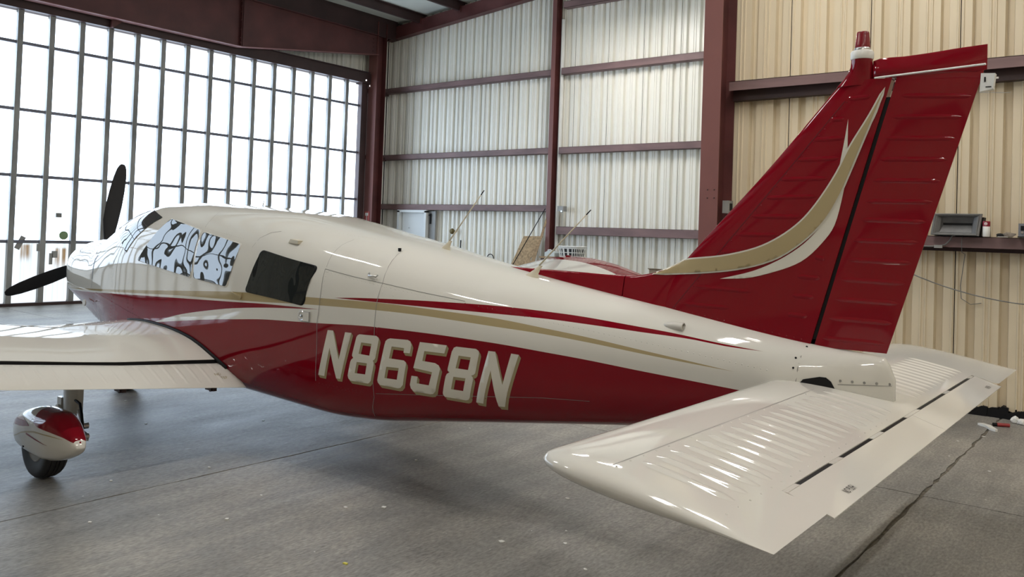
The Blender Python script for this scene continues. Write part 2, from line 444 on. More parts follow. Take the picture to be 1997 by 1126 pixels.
# ---- girts: Z-shaped rails on the walls
def girt(x0, x1, yw, z0, z1, parent, m=M_STEEL_L, depth=.2, s=-1, lip=.03):
    yi = yw+s*depth
    b = MB()
    b.box((x0, min(yi, yi-s*.006), z0), (x1, max(yi, yi-s*.006), z1))          # web facing the room (lit)
    b.box((x0, min(yi, yw-s*.0+s*.004), z1-.006), (x1, max(yi, yw+s*.004), z1))
    b.box((x0, min(yi, yw+s*.004), z0), (x1, max(yi, yw+s*.004), z0+.006))
    return b.build('girt', m, parent)
for z0, z1 in ((4.99, 5.12), (3.30, 3.43), (2.05, 2.19)):
    girt(-15.66, -10.44, YB, z0, z1, wb, depth=.16)
for z0, z1 in ((6.42, 6.56), (4.99, 5.13), (3.29, 3.43), (1.57, 1.74)):
    girt(-10.20, -4.1, YB, z0, z1, wb, depth=.16)
def zgirt(x0, x1, yw, z0, z1, parent):      # Z section: lit lip and shaded underside painted in pale and dark steel
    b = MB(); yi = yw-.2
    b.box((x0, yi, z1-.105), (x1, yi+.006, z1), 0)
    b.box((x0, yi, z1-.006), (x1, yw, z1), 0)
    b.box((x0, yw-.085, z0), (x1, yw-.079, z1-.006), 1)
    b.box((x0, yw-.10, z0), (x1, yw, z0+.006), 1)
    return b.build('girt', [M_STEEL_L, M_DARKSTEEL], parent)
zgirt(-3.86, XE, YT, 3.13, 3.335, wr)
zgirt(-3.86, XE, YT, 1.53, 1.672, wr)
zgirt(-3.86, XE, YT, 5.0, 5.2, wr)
for z in (1.5, 3.2, 5.0):
    girt(XL, XE, YN, z, z+.14, wn, depth=.16, s=1)

# ---- columns (I sections)
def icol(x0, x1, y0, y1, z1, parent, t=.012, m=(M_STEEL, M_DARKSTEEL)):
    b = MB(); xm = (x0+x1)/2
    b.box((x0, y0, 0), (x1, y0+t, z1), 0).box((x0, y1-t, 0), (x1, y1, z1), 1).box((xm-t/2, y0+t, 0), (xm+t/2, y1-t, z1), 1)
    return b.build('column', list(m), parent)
M_FLANGE_LIT = mat('lit_flange_red', (0.19, 0.070, 0.060), 0.5, noise=((1, 1, .6), 0.2))  # lit tone of the column paint; webs take darker steel as painted shade
icol(-15.56, -15.26, 13.78, 14.08, 6.65, wb, m=(M_FLANGE_LIT, M_STEEL))
for z in (4.93, 3.28): MB().box((-15.70, 13.73, z), (-15.58, 14.50, z+.09)).build('girt', M_DARKSTEEL, wl)
icol(-10.44, -10.335, 14.39, 14.59, 7.1, wb, m=(M_FLANGE_LIT, M_STEEL))
c3 = icol(-4.075, -3.86, 8.50, 8.88, 7.6, wr, m=(M_FLANGE_LIT, M_STEEL))
mb = MB()
for px, pz in ((-3.98, 2.02), (-3.90, 2.02), (-3.98, 2.11), (-3.90, 2.11)): mb.lathe([(.007, 0), (.007, -.006), (.004, -.009)], (px, 8.50, pz), 'y', 8)
mb.build('bolt', M_DARKSTEEL, wr)

# ---- door wall: huge sliding door of translucent sheets
dr = empty('door_1', (0, 0, 0)); tag(dr, kind='structure')
YD = [5.857+.519*k for k in range(-19, 15)]
ZR = [5.10, 4.565, 3.41, 2.265, 1.12, 0.055]
for y in YD:
    MB().box((-15.65, y-.045, 0.02), (-15.555, y+.045, 5.13)).build('mullion', M_GREY, dr)
MB().box((-15.65, 13.53, 0), (-15.5, 13.72, 5.13)).build('jamb', M_DARKSTEEL, dr)
MB().box((-15.65, YD[0]-.24, 0), (-15.5, YD[0]-.037, 5.13)).build('jamb', M_DARKSTEEL, dr)
MB().box((-15.7, YD[0]-.3, 5.125), (-15.46, 14.0, 5.375)).box((-15.7, YD[0]-.3, 5.375), (-15.40, 13.7, 5.39)).build('header', M_DARKSTEEL, dr)
MB().box((-15.66, YD[0]-.2, 0.0), (-15.55, 13.53, .05)).build('threshold', M_DARKSTEEL, dr)
edges = YD+[13.53]
for z in ZR[1:5]:
    for i in range(len(edges)-1):
        MB().box((-15.645, edges[i]+.037, z-.027), (-15.585, edges[i+1]-(.037 if i < len(edges)-2 else 0), z+.027)).build('rail', M_RAIL, dr)
pane_proto = {}
def pane(y0, y1, z0, z1, low):
    key = (round(y1-y0, 3), round(z1-z0, 3), low)
    if low or key not in pane_proto:
        n = 16; prof = [(y0+(y1-y0)*k/n, -15.635+(.006 if k % 2 else -.006)*(1 if low else .3)) for k in range(n+1)]
        v = [(xx, yy, zz) for zz in (z0, z1) for yy, xx in prof]
        m = M_PANE_LOW if low else M_PANE
        if low == 2: m = mat_glow('rusty_translucent_sheet', (0.88, 0.97, 1.05), LOW_GLOW, 0.30, (y0+.10, y0+.36, .72, .92, 1.04))
        if low == 3: m = mat_glow('rusty_translucent_sheet', (0.88, 0.97, 1.05), LOW_GLOW, 0.30, (y0+.14, y1+.02, .55, .85, .98))
        if low == 4: m = mat_glow('rusty_translucent_sheet', (0.88, 0.97, 1.05), LOW_GLOW, 0.30, (y0+.22, y0+.40, .8, .95, 1.02))
        o = obj('pane', v, [(k, k+1, n+1+k+1, n+1+k) for k in range(n)], m, dr)
        pane_proto[key] = (o, y0, z0)
    else:
        p, py, pz = pane_proto[key]; o = copy(p, (0, y0-py, z0-pz))
    return o
for i in range(len(edges)-1):
    y0 = edges[i]+.034; y1 = edges[i+1]-(.034 if i < len(edges)-2 else 0)
    for j in range(5):
        low = 0
        if j == 4:
            low = {19: 2, 20: 3, 18: 4}.get(i, 1)
        pane(y0, y1, ZR[j+1]+.02, ZR[j]-.02, low)
# bits fixed on the door
bx = lambda a, b, nm, m: MB().box(a, b).build(nm, m, dr)
M_TAPE = mat('grey_tape', (0.30, 0.29, 0.28), 0.7)
def patch(nm, y, z, w, h, rot, m):
    c, s = math.cos(rot), math.sin(rot); P = [(-w/2, -h/2), (w/2, -h/2), (w/2, h/2), (-w/2, h/2)]
    MB().prism([(y+a*c-b*s, z+a*s+b*c) for a, b in P], -15.60, -15.594, 'x').build(nm, m, dr)
patch('tape_patch', 6.02, 1.10, .09, .24, -.45, M_TAPE); patch('tape_patch', 5.55, 1.13, .22, .09, -.5, M_TAPE)
patch('tape_patch', 6.86, .78, .035, .22, -.06, M_TAPE)
M_GREEN = mat('green_disc', (0.22, 0.32, 0.16), 0.5)
MB().lathe([(.078, 0), (.078, .012)], (-15.61, 6.74, 1.24), 'x', 20).build('green_disc', M_GREEN, dr)
for yy, zz, w, h in ((6.62, 1.60, .10, .08), (6.31, 1.02, .06, .13), (6.58, .90, .09, .12), (6.52, .82, .05, .2), (9.25, 1.52, .09, .06)):
    bx((-15.575, yy-w/2, zz-h/2), (-15.545, yy+w/2, zz+h/2), 'latch_block', M_GREY)
M_HOLE = mat_glow('daylight_gap', (1, 1, 1), 3.0)
for yy, zz, r in ((13.62, 5.19, .018), (13.80, 5.08, .03)):
    MB().lathe([(r, 0), (r, .004)], (-15.46 if zz > 5.13 else -15.5, yy, zz), 'x', 10).build('daylight_gap', M_HOLE, dr)
bx((-15.5, 13.56, 1.56), (-15.44, 13.64, 1.64), 'white_bracket', M_PLASTIC); bx((-15.47, 13.61, 1.42), (-15.44, 13.66, 1.60), 'white_bracket', M_PLASTIC)

# ---- roof: liner, purlins, eave girder, rake beam
ce = tag(obj('ceiling', *(lambda b: (b.v, b.f))(MB().prism([(XL-.3, zroof(XL-.3)), (-6, zroof(-6)), (XE+.2, zroof(XE+.2)), (XE+.2, zroof(XE+.2)+.1), (-6, zroof(-6)+.1), (XL-.3, zroof(XL-.3)+.1)], YN-.2, YB+.2)), M_CEIL), kind='structure')
for px in [-15.45, -14.45, -13.15, -11.85, -10.55, -9.25, -7.95, -6.65, -5.35, -4.05, -2.75, -1.45, -.15, 1.15, 2.45]:
    z = zroof(px)
    b = MB().box((px-.006, YN, z-.21), (px+.006, YB-.03, z-.01)).box((px-.07, YN, z-.216), (px, YB-.03, z-.205)).box((px, YN, z-.02), (px+.07, YB-.03, z-.008))
    b.build('purlin', M_DARKSTEEL, ce)
for k in range(3):
    px = (-14.45, -13.15, -11.85)[k]; z = zroof(px)
    MB().box((px-.09, YB-.22, z-.26), (px+.03, YB-.15, z-.09)).build('purlin_clip', M_STEEL, ce)
b = MB()
for (y0, za, y1, zb) in ((YN+.2, 5.26, 9.97, 5.26), (9.97, 5.26, 13.78, 5.82)):
    for xa, xb, lo, hi in ((-15.306, -15.294, 0, None), (-15.40, -15.20, 0, .014)):
        t0, t1 = (6.30, 6.30) if hi is None else (za+hi, zb+hi)
        v = [(xa, y0, za), (xb, y0, za), (xb, y1, zb), (xa, y1, zb), (xa, y0, t0), (xb, y0, t0), (xb, y1, t1), (xa, y1, t1)]
        b.add(v, [(0, 3, 2, 1), (4, 5, 6, 7), (0, 1, 5, 4), (1, 2, 6, 5), (2, 3, 7, 6), (3, 0, 4, 7)], 0 if hi is None else 1)
b.box((-15.40, YN+.2, 6.29), (-15.20, 13.78, 6.304), 0)
MB().box((-15.31, YN+.1, 6.304), (-15.29, 14.45, 6.80)).build('eave_strut', M_DARKSTEEL, ce)
gd = b.build('eave_girder', [M_STEEL, M_FLANGE_LIT], wl)
for yy in (9.955, 9.985):
    MB().box((-15.385, yy-.006, 5.27), (-15.215, yy+.006, 6.29)).build('splice_plate', M_STEEL, gd)
mb = MB()
for zz in (5.35, 5.45, 5.62, 5.82, 6.0, 6.12, 6.22):
    mb.lathe([(.018, 0), (.018, .015), (.008, .02)], (-15.24, 9.93, zz), 'y', 6)
for zz in (5.9, 6.0, 6.1, 6.2): mb.lathe([(.018, 0), (.018, .02)], (-15.294, 13.66, zz), 'x', 6)
mb.build('bolt', M_STEEL, gd)
MB().box((-15.42, 5.2, 5.13), (-15.30, 5.23, 5.26)).build('splice_plate', M_STEEL, gd)
# angle bracket hanging from the girder at the header
MB().prism([(7.33, 5.26), (7.52, 5.26), (7.36, 5.12), (7.33, 5.12)], -15.44, -15.36, 'x').build('bracket', M_STEEL, gd)
# rake beam along the top of the back wall
b = MB()
zr = lambda x: 6.30+.0936*(x+15.98)
v = []
for (xx) in (-15.6, -6.0):
    for yy, dz in ((14.40, 0), (14.412, 0), (14.412, .30), (14.40, .30)): v.append((xx, yy, zr(xx)+dz))
b.add(v, [(0, 1, 2, 3), (7, 6, 5, 4), (0, 4, 5, 1), (1, 5, 6, 2), (2, 6, 7, 3), (3, 7, 4, 0)])
v = []
for (xx) in (-15.6, -6.0):
    for yy, dz in ((14.38, -.012), (14.56, -.012), (14.56, 0), (14.38, 0)): v.append((xx, yy, zr(xx)+dz))
b.add(v, [(0, 1, 2, 3), (7, 6, 5, 4), (0, 4, 5, 1), (1, 5, 6, 2), (2, 6, 7, 3), (3, 7, 4, 0)])
b.build('rake_beam', M_STEEL, wb)

# ---- man door in the back wall
d2 = tag(obj('door_2', *(lambda b: (b.v, b.f))(MB().box((-14.93, 14.50, .01), (-14.09, 14.54, 1.99))), M_DOORWHITE), kind='structure')
MB().box((-15.01, 14.40, 0), (-14.94, 14.60, 2.03)).build('door_frame', M_DOORWHITE, d2)
MB().box((-14.08, 14.40, 0), (-14.02, 14.60, 2.03)).build('door_frame', M_DOORWHITE, d2)
MB().box((-15.01, 14.40, 1.99), (-14.02, 14.60, 2.05)).build('door_frame', M_DOORWHITE, d2)
MB().box((-14.70, 14.492, 1.60), (-14.65, 14.50, 1.615)).build('door_plate', M_GREY, d2)
MB().box((-14.02, 14.50, 0), (-13.80, 14.54, 2.03)).build('side_panel', M_GREY, d2)
MB().box((-13.96, 14.47, 1.72), (-13.93, 14.50, 1.97)).lathe([(.02, 0), (.02, -.04)], (-13.945, 14.47, 1.93), 'y', 10).build('door_closer', M_BLACK, d2)
MB().lathe([(.012, 0), (.012, -.04), (.03, -.05), (.03, -.07), (.012, -.08)], (-14.86, 14.50, 1.0), 'y', 12).build('door_knob', M_METAL, d2)

# ---- fluorescent lamps under the roof (unseen: first four inferred from highlights and shadows, the rest added to brighten)
for k, (lx, ly, ax) in enumerate([(-2.35, 3.0, 'y'), (-2.35, 6.6, 'y'), (-7.15, 1.4, 'x'), (-5.45, -.25, 'x'), (2.2, 2.2, 'y'), (2.2, 6.2, 'y'), (2.2, -2.2, 'y'), (.6, -5.6, 'x'), (-6.2, 11.4, 'y'), (-8.2, 12.4, 'y')]):
    ze = 6.1 if ax == 'y' else 6.5
    L = empty('ceiling_and_fill_lamp', (lx, ly, ze)); tag(L, 'white batten lamp with a glowing diffuser, one of an unseen set partly added for fill, hung under the roof, above the photographed view', 'lamp', 'batten lamps under the roof')
    T = (lambda a, b, c: (lx+a, ly+b, ze+c)) if ax == 'y' else (lambda a, b, c: (lx+b, ly+a, ze+c))
    b = MB(); pr = [(-.10, .02), (.10, .02), (.05, .09), (-.05, .09)]
    b.add([T(u, e, w) for e in ((-1.15, 1.15) if k < 2 else (-.8, .8)) for u, w in pr], [(0, 1, 2, 3), (7, 6, 5, 4), (0, 4, 5, 1), (1, 5, 6, 2), (2, 6, 7, 3), (3, 7, 4, 0)])
    b.build('housing', M_PLASTIC, L)
    hl = .3 if k == 3 else (.9 if k < 2 else .75)
    b = MB(); b.add([T(u, e, w) for e in (-hl, hl) for u, w in ((-.08, 0), (.08, 0), (.085, .022), (-.085, .022))], [(0, 1, 2, 3), (7, 6, 5, 4), (0, 4, 5, 1), (1, 5, 6, 2), (2, 6, 7, 3), (3, 7, 4, 0)])
    b.build('diffuser', M_TUBE, L)
    for s in (-.6, .6):
        q = T(0, s, .08); MB().tube([q, (q[0], q[1], zroof(q[0]))], .006, 6).build('hanger', M_METAL, L)
# measured outlines (metres, x along the fuselage, z up)
GLYPHS=[
('N',[(-4.02, 0.656), (-3.969, 0.654), (-3.929, 0.828), (-3.872, 0.652), (-3.839, 0.653), (-3.76, 0.933), (-3.809, 0.933), (-3.853, 0.766), (-3.905, 0.934), (-3.949, 0.933)],[]),
('8',[(-3.712, 0.924), (-3.698, 0.931), (-3.574, 0.933), (-3.557, 0.924), (-3.554, 0.912), (-3.574, 0.806), (-3.581, 0.795), (-3.593, 0.788), (-3.586, 0.779), (-3.585, 0.765), (-3.606, 0.67), (-3.62, 0.655), (-3.63, 0.651), (-3.76, 0.652), (-3.776, 0.664), (-3.781, 0.68), (-3.762, 0.762), (-3.754, 0.777), (-3.739, 0.789), (-3.749, 0.801), (-3.747, 0.814), (-3.721, 0.911)],[[(-3.682, 0.885), (-3.606, 0.884), (-3.619, 0.814), (-3.699, 0.817)], [(-3.711, 0.768), (-3.635, 0.768), (-3.647, 0.702), (-3.726, 0.701)]]),
('6',[(-3.491, 0.922), (-3.473, 0.928), (-3.35, 0.931), (-3.332, 0.924), (-3.323, 0.906), (-3.332, 0.857), (-3.376, 0.857), (-3.373, 0.882), (-3.46, 0.883), (-3.476, 0.814), (-3.373, 0.813), (-3.358, 0.804), (-3.356, 0.79), (-3.378, 0.674), (-3.396, 0.655), (-3.414, 0.65), (-3.541, 0.654), (-3.555, 0.666), (-3.559, 0.68), (-3.512, 0.888), (-3.505, 0.91)],[[(-3.493, 0.764), (-3.406, 0.766), (-3.42, 0.698), (-3.507, 0.698)]]),
('5',[(-3.266, 0.927), (-3.087, 0.926), (-3.101, 0.88), (-3.233, 0.88), (-3.245, 0.824), (-3.16, 0.821), (-3.136, 0.811), (-3.125, 0.793), (-3.159, 0.664), (-3.175, 0.648), (-3.194, 0.644), (-3.304, 0.645), (-3.324, 0.661), (-3.329, 0.682), (-3.317, 0.733), (-3.276, 0.733), (-3.281, 0.695), (-3.201, 0.693), (-3.178, 0.769), (-3.305, 0.779)],[]),
('8',[(-3.04, 0.918), (-3.025, 0.925), (-2.901, 0.925), (-2.884, 0.916), (-2.88, 0.903), (-2.9, 0.796), (-2.909, 0.785), (-2.925, 0.779), (-2.916, 0.772), (-2.913, 0.759), (-2.94, 0.657), (-2.949, 0.645), (-2.966, 0.639), (-3.1, 0.642), (-3.11, 0.654), (-3.11, 0.665), (-3.089, 0.756), (-3.081, 0.771), (-3.062, 0.782), (-3.076, 0.789), (-3.076, 0.8), (-3.053, 0.895)],[[(-3.008, 0.878), (-2.931, 0.877), (-2.946, 0.807), (-3.025, 0.808)], [(-3.038, 0.76), (-2.961, 0.76), (-2.978, 0.689), (-3.055, 0.69)]]),
('N',[(-2.903, 0.637), (-2.86, 0.635), (-2.806, 0.82), (-2.769, 0.632), (-2.731, 0.634), (-2.641, 0.92), (-2.686, 0.922), (-2.734, 0.752), (-2.782, 0.922), (-2.823, 0.922)],[]),
]
SEAMS= {'door_rear': [(-4.032, 3.283, 1.295), (-4.025, 3.253, 1.166), (-4.03, 3.247, 1.059), (-4.043, 3.246, 0.966), (-4.037, 3.246, 0.813), (-4.047, 3.256, 0.615)], 'joint': [(-3.626, 3.535, 1.422), (-3.622, 3.489, 1.401), (-3.603, 3.404, 1.332), (-3.583, 3.343, 1.235), (-3.589, 3.307, 1.116), (-3.59, 3.299, 0.982), (-3.591, 3.299, 0.829), (-3.593, 3.32, 0.575), (-3.656, 3.39, 0.444)], 'ledge': [(-4.032, 3.283, 1.295), (-3.799, 3.309, 1.261), (-3.584, 3.342, 1.235), (-3.317, 3.386, 1.201), (-3.151, 3.413, 1.184), (-3.019, 3.433, 1.17)], 'doortop': [(-4.753, 3.254, 1.401), (-4.719, 3.285, 1.462), (-4.65, 3.321, 1.5), (-4.572, 3.347, 1.513)], 'roofarc': [(-5.387, 3.292, 1.519), (-5.388, 3.354, 1.59), (-5.423, 3.473, 1.658)], 'arc3': [(-4.028, 3.289, 1.308), (-4.035, 3.335, 1.383), (-4.028, 3.401, 1.442), (-4.003, 3.477, 1.478)], 'cowl': [(-6.972, 3.324, 1.304), (-7.046, 3.31, 1.21), (-7.056, 3.299, 1.126), (-7.063, 3.297, 1.046), (-7.078, 3.299, 0.972)], 'belly': [(-3.578, 3.317, 0.598), (-3.229, 3.367, 0.634), (-2.926, 3.412, 0.667), (-2.498, 3.476, 0.713), (-2.244, 3.517, 0.729)]}
ROWS= {'fire1': [(-6.627, 3.254, 1.218), (-6.619, 3.248, 1.075), (-6.624, 3.249, 0.984), (-6.624, 3.251, 0.865), (-6.658, 3.27, 0.729)], 'fire2': [(-6.223, 3.225, 1.172), (-6.23, 3.224, 0.989), (-6.225, 3.227, 0.784)], 'fire3': [(-6.325, 3.228, 1.097), (-6.318, 3.227, 0.974), (-6.312, 3.228, 0.844), (-6.312, 3.232, 0.764)], 'd1': [(-5.509, 3.215, 1.132), (-5.5, 3.215, 0.943), (-5.497, 3.216, 0.797)], 'd2': [(-5.416, 3.215, 1.145), (-5.407, 3.215, 0.95), (-5.396, 3.216, 0.789)], 'doorf': [(-4.86, 3.216, 1.081), (-4.907, 3.216, 0.969), (-4.937, 3.216, 0.831), (-4.961, 3.223, 0.676)], 'low': [(-4.019, 3.26, 0.603), (-3.841, 3.28, 0.598), (-3.664, 3.303, 0.599)], 'cowlr': [(-7.015, 3.292, 0.964), (-7.047, 3.309, 0.811)], 'cowld': [(-6.989, 3.289, 0.945), (-6.589, 3.246, 0.893), (-6.2, 3.225, 0.83), (-5.973, 3.219, 0.8)], 'ledger': [(-4.003, 3.282, 1.281), (-3.794, 3.305, 1.249), (-3.578, 3.337, 1.22), (-3.311, 3.381, 1.187), (-3.146, 3.408, 1.173), (-3.015, 3.428, 1.159), (-2.841, 3.454, 1.142), (-2.469, 3.504, 1.099), (-1.962, 3.571, 1.046), (-1.617, 3.617, 1.006), (-1.369, 3.653, 0.976)], 'jr1': [(-3.562, 3.339, 1.215), (-3.573, 3.31, 1.117), (-3.573, 3.301, 0.983), (-3.574, 3.301, 0.831)], 'jr2': [(-3.482, 3.352, 1.205), (-3.494, 3.321, 1.103), (-3.496, 3.313, 0.985)], 'dr1': [(-4.011, 3.281, 1.28), (-4.011, 3.255, 1.169), (-4.015, 3.248, 1.06), (-4.023, 3.247, 0.97), (-4.018, 3.248, 0.784), (-4.028, 3.257, 0.617)], 'belr': [(-3.946, 3.27, 0.587), (-3.58, 3.32, 0.586), (-3.231, 3.37, 0.622), (-2.928, 3.414, 0.656), (-2.499, 3.478, 0.702)], 'jr4': [(-2.727, 3.487, 1.158), (-2.722, 3.442, 1.052), (-2.724, 3.43, 0.918)], 'roofl': [(-6.197, 3.305, 1.54), (-5.457, 3.294, 1.524), (-4.854, 3.273, 1.454)], 'roofb': [(-4.246, 3.468, 1.523), (-4.016, 3.528, 1.497), (-3.83, 3.618, 1.485)], 'sill': [(-6.132, 3.224, 1.222), (-5.707, 3.216, 1.165), (-5.361, 3.215, 1.131), (-4.98, 3.215, 1.103)], 'win': [(-1.271, 3.707, 1.051), (-1.262, 3.675, 0.965)], 'finb': [(-1.877, 3.76, 1.184), (-1.556, 3.758, 1.132), (-1.293, 3.766, 1.093)]}
tan_top = [(-2.076, 1.369), (-2.014, 1.392), (-1.952, 1.422), (-1.899, 1.447), (-1.698, 1.474), (-1.522, 1.519), (-1.41, 1.575), (-1.314, 1.65), (-1.249, 1.728), (-1.16, 1.873), (-1.109, 1.984), (-1.028, 2.125), (-0.971, 2.238)]
tan_bot = [(-2.076, 1.369), (-1.795, 1.394), (-1.614, 1.42), (-1.443, 1.471), (-1.312, 1.556), (-1.208, 1.667), (-1.151, 1.77), (-1.108, 1.876), (-1.057, 2.011), (-1.011, 2.132), (-0.971, 2.238)]
cres_bot = [(-1.697, 1.367), (-1.573, 1.377), (-1.42, 1.419), (-1.309, 1.469), (-1.22, 1.555), (-1.166, 1.639), (-1.134, 1.774), (-1.121, 1.863), (-1.119, 1.968), (-1.12, 2.114)]
cres_top = [(-1.697, 1.367), (-1.534, 1.413), (-1.383, 1.488), (-1.277, 1.572), (-1.215, 1.652), (-1.192, 1.703), (-1.161, 1.82), (-1.15, 1.912), (-1.133, 2.018), (-1.12, 2.114)]
FB= [((-1.124, 2.204), (-1.031, 2.206)), ((-1.197, 2.114), (-1.137, 2.114)), ((-1.271, 2.026), (-1.135, 2.029)), ((-1.342, 1.936), (-1.152, 1.939)), ((-1.422, 1.847), (-1.202, 1.849)), ((-1.483, 1.761), (-1.24, 1.767)), ((-1.552, 1.673), (-1.281, 1.673)), ((-1.617, 1.584), (-1.366, 1.587)), ((-1.687, 1.497), (-1.516, 1.502)), ((-1.824, 1.322), (-1.534, 1.315)), ((-1.344, 1.312), (-1.25, 1.309)), ((-1.89, 1.232), (-1.642, 1.23)), ((-1.367, 1.224), (-1.276, 1.221)), ((-1.324, 1.4), (-1.224, 1.397)), ((-1.276, 1.492), (-1.205, 1.486))]
RB= [((-0.905, 2.202), (-0.638, 2.183)), ((-0.939, 2.112), (-0.673, 2.1)), ((-0.963, 2.021), (-0.698, 2.011)), ((-0.987, 1.93), (-0.723, 1.923)), ((-1.011, 1.838), (-0.748, 1.833)), ((-1.039, 1.746), (-0.774, 1.745)), ((-1.058, 1.666), (-0.799, 1.66)), ((-1.086, 1.574), (-0.826, 1.572)), ((-1.111, 1.487), (-0.848, 1.483)), ((-1.136, 1.398), (-0.874, 1.395)), ((-1.158, 1.309), (-0.897, 1.307)), ((-1.184, 1.222), (-0.923, 1.22)), ((-1.209, 1.13), (-0.95, 1.129))]
# ================================================================ AIRPLANE
AP = empty('airplane', (-5.0, YC, 0))
tag(AP, 'red, white and tan low-wing propeller airplane parked with its nose to the bright hangar door', 'airplane')
def sk(x, z): 
    h = halfy(x, z); return YC-(h if h else 0.0)

# ---- fuselage: one skin whose rows follow the painted stripes
T1 = pchip([(-7.9, .925), (-7.421, .948), (-6.184, 1.019), (-5.513, 1.061), (-5.231, 1.078), (-4.926, 1.096), (-4.753, 1.103), (-4.159, 1.117), (-4.033, 1.119), (-3.603, 1.124), (-3.361, 1.118), (-3.153, 1.11), (-2.832, 1.097), (-2.518, 1.069), (-2.258, 1.043), (-1.987, 1.01), (-1.734, .98), (-1.536, .956), (-.88, .885)])
T2 = pchip([(-7.9, .922), (-7.379, .940), (-6.181, .996), (-5.508, 1.026), (-5.225, 1.034), (-4.9, 1.043), (-4.628, 1.052), (-4.165, 1.071), (-4.03, 1.075), (-3.594, 1.080), (-3.351, 1.077), (-3.075, 1.066), (-2.831, 1.054), (-2.511, 1.039), (-2.253, 1.019), (-1.984, .993), (-1.733, .971), (-1.536, .956), (-.88, .885)])
W1 = pchip([(-7.9, .910), (-7.31, .928), (-6.179, .981), (-5.486, 1.008), (-5.224, 1.018), (-4.899, 1.030), (-4.458, 1.046), (-4.037, 1.050), (-3.6, 1.045), (-2.8, 1.02), (-1.6, .93), (-.88, .87)])
W2r = pchip([(-5.918, .798), (-5.55, .887), (-5.135, .955), (-4.877, .989), (-4.456, 1.026), (-4.037, 1.050)])
Lr = pchip([(-5.93, .796), (-5.547, .843), (-5.13, .891), (-4.872, .916), (-4.518, .946), (-4.314, .955), (-4.045, .966), (-3.593, .983), (-3.302, .981), (-2.804, .967), (-2.501, .949), (-2.295, .936), (-1.979, .91), (-1.591, .881), (-1.383, .865), (-.88, .825)])
U1r = pchip([(-3.91, 1.129), (-3.733, 1.141), (-3.459, 1.151), (-3.202, 1.157), (-2.884, 1.16), (-2.441, 1.147), (-2.017, 1.115), (-1.886, 1.104), (-1.622, 1.074), (-1.427, 1.056), (-.88, .98)])
U2r = pchip([(-3.909, 1.129), (-3.729, 1.127), (-3.398, 1.124), (-3.109, 1.121), (-2.821, 1.119), (-2.55, 1.116), (-2.224, 1.103), (-2.007, 1.092), (-1.772, 1.081), (-1.574, 1.062), (-1.427, 1.056), (-.88, .98)])
def curves(x):
    u1, u2 = (T1(x)+.01,)*2 if x < -3.91 else (U1r(x), U2r(x))
    l = Lr(x) if x > -5.93 else .796-(0.25*(-5.93-x))
    w2 = l if x <= -5.918 else (W1(x) if x > -4.04 else W2r(x))
    return u1, u2, T1(x), T2(x), W1(x), w2, l
def paint_at(x, z):
    u1, u2, t1, t2, w1, w2, l = curves(x)
    if z > u1: return 0
    if z > u2: return 1
    if z > t1: return 0
    if z > t2: return 2
    if z > w1: return 0
    if z > w2: return 1
    if z > l: return 0
    return 1
def theta(x, z):
    zt, zb, w, zm, nu, nl = par(x)
    if z >= zm: s = min(1, (z-zm)/(zt-zm)); return math.asin(s**(nu/2))
    s = min(1, (zm-z)/(zm-zb)); return -math.asin(s**(nl/2))
def spt(x, th):
    zt, zb, w, zm, nu, nl = par(x); c, s = max(0, math.cos(th)), math.sin(th)
    if s >= 0: return w*c**(2/nu), zm+(zt-zm)*s**(2/nu)
    return w*c**(2/nl), zm-(zm-zb)*(-s)**(2/nl)
stn = sorted(set([round(-7.90+.07*k, 3) for k in range(101)]+[s[0] for s in ST]+[-3.91, -4.04, -5.93, -5.918, -1.427, -1.536, -7.88, -7.87, -.93, -.918, -.91]))
stn = [s for s in stn if s <= -.905]
cnt = [18, 1, 3, 1, 1, 2, 2, 14]; mts = [0, 1, 0, 2, 0, 1, 0, 1]
rings = []; ringm = None
for x in stn:
    th = [PI/2]
    for z in curves(x):
        th.append(min(th[-1], max(-PI/2, theta(x, z))))
    th.append(-PI/2)
    a = []
    for s in range(8):
        for k in range(cnt[s]): a.append(th[s]+(th[s+1]-th[s])*k/cnt[s])
    a.append(-PI/2)
    pts = [(x, YC-spt(x, t)[0], spt(x, t)[1]) for t in a]
    pts += [(x, 2*YC-p[1], p[2]) for p in reversed(pts[1:-1])]
    rings.append(pts)
v, fc = loft(rings)
half = sum(cnt); seg = [m for m, c in zip(mts, cnt) for _ in range(c)]; segm = seg+seg[::-1]
fm = []
n = len(rings[0])
for i in range(len(rings)-1): fm += segm
fm += [0, 0]
fus = obj('fuselage', v, fc, [M_WHITE, M_RED, M_TAN], AP, True, fm)
bm = bmesh.new(); bm.from_mesh(fus.data); bmesh.ops.remove_doubles(bm, verts=bm.verts, dist=4e-5); bmesh.ops.dissolve_degenerate(bm, edges=bm.edges, dist=2e-5); bm.to_mesh(fus.data); bm.free()

